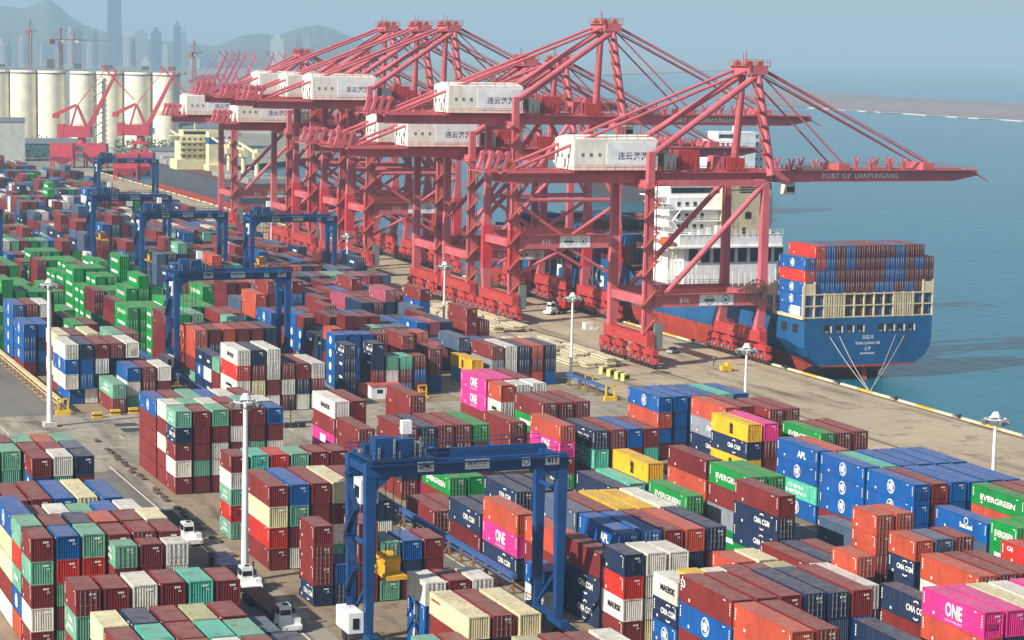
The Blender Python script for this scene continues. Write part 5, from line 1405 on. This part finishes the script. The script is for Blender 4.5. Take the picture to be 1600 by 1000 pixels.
# city towers in the haze
def tower_mat(name, a, b2):
    m, t, bs = nt(name); v = worldpos(t); br = t.nodes.new('ShaderNodeTexWave'); br.wave_type = 'BANDS'; br.bands_direction = 'Z'; br.inputs['Scale'].default_value = .3
    t.links.new(v, br.inputs['Vector']); t.links.new(mix(t, br.outputs[1], lin(a), lin(b2)), bs.inputs['Base Color']); bs.inputs['Roughness'].default_value = .5; return m
TM = [tower_mat('tower_pale', (196, 194, 188), (132, 142, 152)), tower_mat('tower_blue', (84, 110, 136), (60, 84, 110)), tower_mat('tower_warm', (150, 150, 150), (104, 116, 128))]
def high_rise(px0, px1, ytop, D, mat, lab, shape=0):
    da = ray(px0, ytop); db = ray(px1, ytop)
    a_ = CAMP + da * (D / math.hypot(da.x, da.y)); b2 = CAMP + db * (D / math.hypot(db.x, db.y)); h = a_.z; w = (b2 - a_).length; d_ = max(24, w * .8)
    root = empty('high_rise', (a_.x, a_.y, 0), math.atan2(b2.y - a_.y, b2.x - a_.x)); s = MB()
    if shape == 1: s.add([(0, 0, 0), (w, 0, 0), (w, d_, 0), (0, d_, 0), (w * .1, 2, h), (w * .9, 2, h), (w * .9, d_ - 2, h), (w * .1, d_ - 2, h)], [(4, 5, 6, 7), (0, 1, 5, 4), (1, 2, 6, 5), (2, 3, 7, 6), (3, 0, 4, 7)])
    else: s.box(0, 0, 0, w, d_, h)
    s.build('wall', mat, root)
    s = MB(); s.box(w * .25, d_ * .25, h, w * .75, d_ * .75, h + 10)
    s.build('roof_house', mat, root)
    s = MB()
    for k in range(1, 4): s.box(w * k / 4 - .6, -.5, 4, w * k / 4 + .6, -.02, h - 3)
    s.build('pilaster', mat, root)
    tag(root, lab, 'high rise', 'hazy towers of the far city')
high_rise(166, 191, -30, 6200, TM[1], 'very tall hazy glass tower rising out of the picture', 1)
sk = [(-4, 6, 66), (20, 28, 60), (29, 36, 62), (52, 60, 64), (62, 66, 74), (105, 112, 48), (117, 128, 46), (129, 134, 70), (135, 143, 68), (146, 153, 50), (154, 161, 53), (192, 202, 54), (206, 212, 66), (211, 230, 51), (236, 252, 49), (254, 262, 76), (271, 283, 40), (284, 291, 50), (296, 312, 92), (340, 352, 84), (423, 443, 60), (462, 472, 60), (475, 485, 62), (10, 18, 72), (38, 46, 70), (70, 80, 82), (84, 92, 78), (220, 234, 96), (240, 254, 94), (318, 330, 90)]
for i, (a_, b2, yt) in enumerate(sorted(sk)):
    high_rise(a_, b2, yt, 5400 + 120 * (i % 9), TM[i % 3], 'hazy far high rise, %s from the left in the skyline' % (ORD[i] if i < 20 else 'twenty ' + ORD[i - 20]))

# hills
def hill(prof, D, depth, name):
    mb = MB(); pts = []
    for (p0, y0), (p1, y1) in zip(prof[:-1], prof[1:]):
        for k in range(6): u_ = k / 6; pts.append((p0 + (p1 - p0) * u_, y0 + (y1 - y0) * u_ + rnd.uniform(-.7, .7)))
    m = 9
    for px_, py_ in pts:
        d_ = ray(px_, py_); d_ = d_ / math.hypot(d_.x, d_.y); top = CAMP + d_ * D
        for k in range(m):
            f = k / (m - 1); hz_ = max(0, top.z) * (1 - f) ** 1.3 * (1 + (rnd.uniform(-.03, .03) if 0 < k < m - 1 else 0)); q_ = CAMP + d_ * (D - depth * f)
            mb.v.append((q_.x, q_.y, hz_ - .5))
    for i in range(len(pts) - 1):
        for k in range(m - 1): mb.f.append((i * m + k, i * m + k + 1, (i + 1) * m + k + 1, (i + 1) * m + k))
    mb.mi = [0] * len(mb.f)
    return tag(mb.build(name, M_hill, smooth=True), kind='structure')
M_hill = concrete('hill_scrub', (58, 70, 54), (84, 88, 66), (44, 56, 42), .01, .6)
hill([(-160, 30), (-60, 22), (0, 9), (40, 12), (60, 5), (76, -4), (92, 10), (110, 26), (135, 40), (165, 50), (210, 58), (300, 68), (360, 74)], 8800, 2200, 'hills')
hill([(300, 78), (345, 70), (372, 57), (402, 52), (432, 56), (468, 43), (496, 38), (520, 45), (548, 57), (590, 68), (660, 76)], 8000, 1800, 'hills')
# ------------------------------------------------------------------ light masts
M_mast = paint('mast_white', (232, 232, 228), .45, .1); M_lamp = plain('floodlight_glass', (210, 214, 214), .25)
def mast(h, r):
    root = empty('light_mast', (0, 0, 0)); b = MB(); b.tube((0, 0, .8), (0, 0, h), r, r * .55, 12); b.build('pole', M_mast, root)
    b = MB(); b.box(-1.1, -1.1, 0, 1.1, 1.1, .8); b.build('footing', plain('footing_concrete', (196, 190, 176), .9), root)
    rg = MB(); n = 14
    for k in range(n): a0, a1 = 2 * math.pi * k / n, 2 * math.pi * (k + 1) / n; rg.bar((1.5 * math.cos(a0), 1.5 * math.sin(a0), h - .5), (1.5 * math.cos(a1), 1.5 * math.sin(a1), h - .5), .14)
    for k in range(4): a0 = math.pi * k / 2; rg.bar((0, 0, h - .3), (1.5 * math.cos(a0), 1.5 * math.sin(a0), h - .5), .12)
    rg.tube((0, 0, h - .2), (0, 0, h + .5), .75, .35, 12); rg.build('head_ring', M_mast, root)
    for k in range(8):
        a0 = 2 * math.pi * k / 8; c, s = math.cos(a0), math.sin(a0); f = MB()
        f.bar((1.45 * c, 1.45 * s, h - .75), (2.0 * c, 2.0 * s, h - .95), .75, .55, .8, .6); f.build('floodlight', [M_grey], root)
    return root
def mast_on(px, py, x):
    p_ = onx(px, py, x); return (x, p_.y, p_.z)
ML = [(mast_on(384, 621, 72.9), .52, 'white light mast between the truck road and the stacks, nearest of all'), (mast_on(76.5, 440, 70.4), .52, 'white light mast at the cross road on the left'),
      (mast_on(895, 461, 181), .34, 'white light mast on the apron beside the slab piles'), (mast_on(1167, 541, 181), .34, 'white light mast in front of the nearest red crane'),
      (mast_on(1556, 649, 181), .38, 'white light mast near the right edge before the water'), (mast_on(695, 412, 184), .34, 'white light mast in front of the low cranes by the far slab piles'),
      (mast_on(543, 366, 186), .34, 'white light mast right of the gantry nearest the cranes'), (mast_on(424, 345, 190), .34, 'white light mast seen under the gantry nearest the cranes')]
for (x, y, z), r, lab in ML:
    o = mast(z, r); o.location = (x, y, 0); tag(o, lab, 'light mast', 'white light masts in the yard')

# ------------------------------------------------------------------ trucks
def truck(load):
    root = empty('terminal_truck', (0, 0, 0)); c = MB()
    c.add([(-1.2, 0, 1.0), (.35, 0, 1.0), (.35, 2.0, 1.0), (-1.2, 2.0, 1.0), (-1.1, .25, 3.1), (.3, .25, 3.1), (.3, 1.95, 3.1), (-1.1, 1.95, 3.1)], [(4, 5, 6, 7), (0, 1, 5, 4), (1, 2, 6, 5), (2, 3, 7, 6), (3, 0, 4, 7)])
    c.build('cab', M_cab, root)
    g = MB(); g.add([(-1.05, .10, 2.0), (.22, .10, 2.0), (.22, .235, 2.9), (-1.02, .235, 2.9)], [(0, 1, 2, 3)]); g.build('windscreen', M_glass, root)
    for a_, b_ in ((.353, .37), (-1.19, -1.12)): g = MB(); g.box(a_, .4, 2.0, b_, 1.7, 2.85); g.build('side_window', M_glass, root)
    for sx in (-1.35, .5): g = MB(); g.box(sx, -.1, 2.3, sx + .18, 0, 2.8); g.build('mirror', M_dark, root)
    g = MB(); g.tube((.8, 1.9, 1.0), (.8, 1.9, 3.4), .12); g.box(-.6, .6, 3.1, .0, .9, 3.3); g.build('exhaust', M_dark, root)
    c = MB(); c.box(-1.25, -.9, .75, 1.25, 2.2, 1.05); c.box(.4, -.6, 1.05, 1.2, 1.6, 1.75); c.box(-1.25, -1.05, .45, 1.25, -.85, 1.0); c.build('bonnet', M_cab, root)
    c = MB(); c.box(-.55, 0, .6, .55, 6.2, .95); c.tube((.9, 2.2, 1.0), (.9, 2.2, 3.3), .1); c.box(-1.2, 2.3, 1.0, 1.2, 3.0, 2.2); c.build('chassis', M_dark, root)
    for y in (.5, 4.4):
        for x in (-1.0, 1.0): w = MB(); w.tube((x - .3, y, .52), (x + .3, y, .52), .52, n=14); w.build('wheel', M_dark, root)
    t = MB(); t.box(-1.2, 3.9, 1.15, 1.2, 16.6, 1.42); t.box(-.5, 4.2, .75, .5, 16.2, 1.15)
    for yy in np.arange(4, 16.6, 1.55): t.box(-1.25, yy, 1.1, 1.25, yy + .14, 1.46)
    t.build('trailer', {'blue': paint('trailer_blue', (44, 52, 84), .6, .3), 'rust': paint('trailer_rust', (104, 62, 54), .7, .4)}.get(load, paint('trailer_black', (48, 46, 46), .7, .3)), root)
    for y in (13.2, 14.5, 15.7):
        for x in (-1.0, 1.0): w = MB(); w.tube((x - .3, y, .52), (x + .3, y, .52), .52, n=14); w.build('wheel', M_dark, root)
    for x in (-.8, .9): l = MB(); l.box(x - .16, -1.1, .62, x + .16, -1.05, .85); l.build('headlight', M_lamp, root)
    return root
for (px_, py_), ld, lab in (((300, 853), 'black', 'white terminal truck with dark skeletal trailer, farthest of three on the road'), ((392, 925), 'blue', 'white terminal truck with empty blue trailer, behind the light mast'), ((452, 988), 'rust', 'white terminal truck with rusty trailer, nearest in the road')):
    g = onz(px_, py_, 0); o = truck(ld); o.location = (g.x, g.y, .012); tag(o, lab, 'truck', 'terminal trucks in the truck road')
g = onz(853, 492, 0); o = truck('black'); o.location = (g.x + 1, g.y, .006); o.rotation_euler = (0, 0, R(-68)); tag(o, 'truck under the red cranes carrying a red container', 'truck')
c = link('shipping_container', ME['closed', L20], None); c.color = jitter(PAL['R'][0]) + (1,); c.rotation_euler = (0, 0, R(-68))
off_ = Matrix.Rotation(R(-68), 4, 'Z') @ Vector((0, 7.4, 0)); c.location = (g.x + 1 + off_.x, g.y + off_.y, 1.47); tag(c, 'red container on the truck under the quay cranes', 'container', 'stacked shipping containers')
rf = link('roof', ME['roof', L20], c); rf.color = c.color

# ------------------------------------------------------------------ slab piles on the apron
M_slab = paint('slab_pale', (206, 194, 160), .85, .5, (120, 84, 60), scale=.9); M_dun = plain('dunnage_dark', (70, 58, 46), .9)
slab_me = []
for k in range(3):
    mb = MB(); L_ = (8.6, 9.2, 7.8)[k]
    mb.box(-1.05, -L_ / 2, 0, 1.05, L_ / 2, .34); slab_me.append(mb.mesh('slab', M_slab))
du = MB()
for y in (-3, 0, 3): du.box(-1.0, y - .1, 0, 1.0, y + .1, .16)
du_me = du.mesh('spacer', M_dun)
def pile(x, y, n, lab, grp):
    root = empty('slab_pile', (x, y, .008)); root.rotation_euler = (0, 0, rnd.uniform(-.03, .03))
    for k in range(n):
        s = link('spacer', du_me, root, (0, 0, k * .52)); o = link('slab', slab_me[rnd.randrange(3)], root, (rnd.uniform(-.15, .15), rnd.uniform(-.4, .4), k * .52 + .16)); 
    tag(root, lab, 'slab pile', grp)
for nm, x0, nx, y0, ny, grp in (('near', 188.5, 6, 437, 4, 'slab piles by the apron light mast'), ('far', 191.0, 6, 497, 5, 'slab piles before the low cranes'), ('third', 193, 5, 566, 4, 'slab piles farther along the apron')):
    for i in range(nx):
        for j in range(ny):
            if rnd.random() < .06: continue
            hgt = rnd.choice((2, 3, 4)) if i < nx - 1 else 3
            pile(x0 + i * 2.35, y0 + j * 10.2 + (i % 2) * .8 + (2.5 if i < 2 else 0), hgt, 'pile of pale slabs, %s row from quay, %s back, in %s' % (ORD[nx - 1 - i], ORD[j], {'near': 'group by the apron mast', 'far': 'group before the low cranes', 'third': 'farthest group on the apron'}[nm]), grp)

# ------------------------------------------------------------------ small yard things
M_y = plain('safety_yellow', (228, 186, 40), .6); M_k = plain('stripe_black', (34, 32, 30), .7)
def block(px_, py_, lab, w=1.7):
    g = onz(px_, py_, .3); root = empty('barrier_block', (g.x, g.y, .012)); b = MB(); b.box(-w / 2, -.5, 0, w / 2, .5, 1.0); b.build('concrete_body', M_y, root)
    b = MB(); b.box(-w / 2 - .01, -.51, .35, w / 2 + .01, .51, .62); b.build('black_band', M_k, root); tag(root, lab, 'barrier', 'yellow and black blocks at the row ends')
for i, (a_, b2) in enumerate(((152, 650), (180, 646), (208, 643), (238, 640), (438, 634), (464, 634), (494, 634), (523, 629))):
    block(a_, b2, 'yellow and black barrier block, %s from the left along the cross road' % ORD[i])
for i, (a_, b2) in enumerate(((943, 580), (955, 584), (967, 588), (977, 591))):
    g = onz(a_, b2, .5); b = MB(); b.box(-.9, -.5, 0, .9, .5, 1.5); b.box(-.7, -.52, .4, .7, .52, 1.1, 1); o = b.build('ballast_block', [plain('pale_yellow', (220, 208, 120), .7), M_k], None, (g.x, g.y, .006)); o.rotation_euler = (0, 0, .4); tag(o, 'pale yellow ballast block on the apron, %s in the row' % ORD[i], 'block', 'yellow blocks beside the nearest crane')
g = onz(1137, 580, 0); b = MB(); b.box(-1.6, -.7, .2, .6, .7, 1.2); b.box(-.4, -.6, 1.2, .5, .6, 1.9); b.tube((-1.1, -.75, .35), (-1.1, .75, .35), .35); b.tube((.2, -.75, .35), (.2, .75, .35), .35); b.bar((.6, 0, .4), (1.8, 0, .3), 1.0, .2)
o = b.build('forklift', M_y, None, (g.x, g.y, .006)); tag(o, 'small yellow forklift parked on the open quay apron', 'forklift')
g = onz(1052, 552, 0); b = MB(); b.box(-1.6, -.8, .3, 1.6, .8, .85); b.add([(-1.2, -.7, .85), (.9, -.7, .85), (.9, .7, .85), (-1.2, .7, .85), (-.9, -.6, 1.45), (.4, -.6, 1.45), (.4, .6, 1.45), (-.9, .6, 1.45)], [(4, 5, 6, 7), (0, 1, 5, 4), (1, 2, 6, 5), (2, 3, 7, 6), (3, 0, 4, 7)], 1)
for x in (-1.0, 1.0): b.tube((x, -.82, .32), (x, .82, .32), .32, mi=1)
o = b.build('parked_car', [plain('car_grey', (168, 172, 172), .35), M_glass], None, (g.x, g.y, .006)); o.rotation_euler = (0, 0, .5); tag(o, 'small grey car parked under the nearest red crane', 'car')
g = onz(918, 514, 0); b = MB(); b.box(-1, -1, 0, 1, 1, 1.6); b.box(.4, -1.3, 0, 2.4, .2, .5); o = b.build('gear_box', plain('gear_white', (220, 218, 206), .7), None, (g.x, g.y, .006)); tag(o, 'white gear box lying on the apron between two cranes', 'box')
# white hut with red roof at the cross road
g = onz(580, 624, 0); hut = empty('yard_hut', (g.x, g.y, .01)); b = MB(); b.box(0, 0, 0, 6.0, 2.4, 2.5); b.build('wall', M_cab, hut); b = MB(); b.add([(-.2, -.2, 2.5), (6.2, -.2, 2.5), (6.2, 2.6, 2.7), (-.2, 2.6, 2.7), (-.2, -.2, 2.65), (6.2, -.2, 2.65), (6.2, 2.6, 2.9), (-.2, 2.6, 2.9)], [(0, 3, 2, 1), (4, 5, 6, 7), (0, 1, 5, 4), (1, 2, 6, 5), (2, 3, 7, 6), (3, 0, 4, 7)]); b.build('roof', paint('roof_red', (190, 84, 84), .7, .2), hut)
b = MB(); b.box(1.2, -.05, 1.1, 2.3, -.01, 1.8); b.build('window', M_glass, hut); tag(hut, 'small white yard hut with red roof by the cross road', 'hut')
# conductor rails for the gantries
M_post = paint('post_brown', (150, 116, 72), .7, .5); M_beam = paint('beam_cream', (214, 190, 140), .7, .5); M_bbeam = paint('beam_blue', (52, 92, 150), .6, .3)
def crail(x, y0, y1, mat, lab, end=True):
    root = empty('conductor_rail', (x, y0, 0)); b = MB(); b.box(-.35, 0, 2.0, .35, y1 - y0, 2.5); b.box(-.55, 0, 1.55, -.4, y1 - y0, 1.7); b.build('beam', mat, root)
    y = .5; me_ = None
    while y < y1 - y0:
        if me_ is None:
            p_ = MB(); p_.bar((0, 0, 0), (0, 0, 2.0), .3); p_.bar((-.5, 0, 0), (.5, 0, 0.1), .3); p_.bar((-.9, 0, .05), (0, 0, 1.4), .14); me_ = p_.mesh('post', M_post)
        link('post', me_, root, (0, y, 0)); y += 4.6
    if end:
        e = MB(); e.box(-1.3, -1.4, 0, 1.3, -.6, .8)
        for x_ in (-.9, .9): e.bar((x_, -1.0, .8), (x_, -1.0, 3.0), .3)
        e.bar((-.9, -1, 2.9), (.9, -1, 2.9), .3); e.build('end_frame', M_y, root)
    tag(root, lab, 'power rail')
crail(74.9, 402.5, 560, M_beam, 'long cream power rail on posts along the left edge of the far stacks')
crail(102.9, 252, 318, M_bbeam, 'blue topped power rail on posts right of the near gantry', False)
crail(103.0, 402, 470, M_bbeam, 'power rail beside the tall blue container stack at the cross road', False)
crail(178.9, 392, 412, M_bbeam, 'short blue rail with legs beside the apron light mast')
# kerb stones beside the truck road
kb = MB()
for y in np.arange(300, 372, 3.1): kb.box(-.5, y - 300, 0, .5, y - 300 + 1.9, .5)
kmesh = MB(); kmesh.box(-.35, 0, 0, .35, 1.6, .35); km = kmesh.mesh('kerb_stone', plain('kerb_dark', (92, 80, 68), .9))
ks = empty('kerb_row', (75.2, 282, .008)); tag(ks, 'broken row of dark kerb stones beside the truck road', 'kerb')
for k, y in enumerate(np.arange(0, 90, 2.9)):
    if rnd.random() < .25: continue
    o = link('kerb_stone', km, ks, (rnd.uniform(-.3, .3), y, 0)); o.rotation_euler = (0, 0, rnd.uniform(-.3, .3))
# sign posts, traffic post
for (px_, py_, h, lab) in ((454, 664, 4.6, 'tall dark post with board by the cross road, right one'), (408, 668, 4.0, 'thin post at the cross road, left one')):
    g = onz(px_, py_, 0); b = MB(); b.tube((0, 0, 0), (0, 0, h), .09); b.box(-.28, -.1, h - 2.0, .28, .1, h); o = b.build('sign_post', M_k, None, (g.x, g.y, .01)); tag(o, lab, 'post')
    for k in (-1, 0, 1): b = MB(); b.box(-.5, -.5, 0, .5, .5, .8); o = b.build('wheel_stop', M_k, None, (g.x + k * 1.4, g.y - 2.5, .01)); tag(o, 'dark low stop block, %s of three by the %s' % (ORD[k + 1], lab.split(' by')[0].split(' at')[0]), 'block', 'stop blocks at the cross road')
# pilot frames at the row ends
for (px_, py_, lab) in ((920, 606, 'yellow frame stand beside the apron light mast'), (455, 632, 'yellow stand in front of the tall navy stack'), (660, 622, 'yellow stand right of the white hut')):
    g = onz(px_, py_, 0); b = MB()
    for x in (-.8, .8): b.bar((x, 0, 0), (x, 0, 2.6), .2); b.bar((x, 0, .2), (x * .2, .9, 1.6), .12)
    b.bar((-.8, 0, 2.5), (.8, 0, 2.5), .2); b.bar((-.8, 0, 1.2), (.8, 0, 1.2), .16); b.box(-1.2, -.6, 0, 1.2, .6, .35)
    o = b.build('frame_stand', M_y, None, (g.x, g.y, .01)); tag(o, lab, 'stand')

# a worker on the quay: one skinned body
def person(px_, py_, lab):
    g = onz(px_, py_, 0); J = [(0, 0, .95), (0, 0, 1.18), (0, 0, 1.42), (0, 0, 1.53), (0, -.01, 1.66), (0, -.01, 1.75), (-.1, 0, .9), (-.11, -.06, .5), (-.12, .04, .08), (-.12, -.1, .04), (.1, 0, .9), (.11, .08, .5), (.12, .12, .08), (.12, 0, .04), (-.2, 0, 1.42), (-.25, .02, 1.14), (-.24, -.1, .9), (.2, 0, 1.42), (.25, .02, 1.14), (.24, -.1, .9)]
    E_ = [(0, 1), (1, 2), (2, 3), (3, 4), (4, 5), (0, 6), (6, 7), (7, 8), (8, 9), (0, 10), (10, 11), (11, 12), (12, 13), (2, 14), (14, 15), (15, 16), (2, 17), (17, 18), (18, 19)]
    rr = [.15, .15, .17, .06, .1, .09, .1, .075, .055, .045, .1, .075, .055, .045, .07, .05, .04, .07, .05, .04]
    me_ = bpy.data.meshes.new('person'); me_.from_pydata(J, E_, []); o = bpy.data.objects.new('person', me_); COL.objects.link(o)
    sk_ = o.modifiers.new('skin', 'SKIN')
    for i, r_ in enumerate(rr): me_.skin_vertices[0].data[i].radius = (r_, r_ * .8)
    me_.skin_vertices[0].data[0].use_root = True
    sb = o.modifiers.new('sub', 'SUBSURF'); sb.levels = 1; sb.render_levels = 1
    dg = bpy.context.evaluated_depsgraph_get(); dg.update(); m2 = bpy.data.meshes.new_from_object(o.evaluated_get(dg)); bpy.data.objects.remove(o)
    m2.materials.clear(); m2.materials.append(plain('workwear_dark', (44, 52, 72), .8)); o = link('person', m2, None, (g.x, g.y, .006)); o.rotation_euler = (0, 0, 1.0)
    b = MB(); n = 10
    for k in range(5):
        a0 = math.pi / 2 * k / 4; b.v += [(.125 * math.cos(a0) * math.cos(2 * math.pi * j / n), -.01 + .14 * math.cos(a0) * math.sin(2 * math.pi * j / n), 1.72 + .13 * math.sin(a0)) for j in range(n)]
    for k in range(4):
        for j in range(n): b.f.append((k * n + j, k * n + (j + 1) % n, (k + 1) * n + (j + 1) % n, (k + 1) * n + j))
    b.mi = [0] * len(b.f); b.build('helmet', plain('helmet_white', (230, 226, 210), .5), o); tag(o, lab, 'person')
person(1118, 566, 'worker in dark clothes standing alone on the quay under the nearest crane')
person(1115, 572, 'second worker in dark clothes a few steps from the first on the quay')
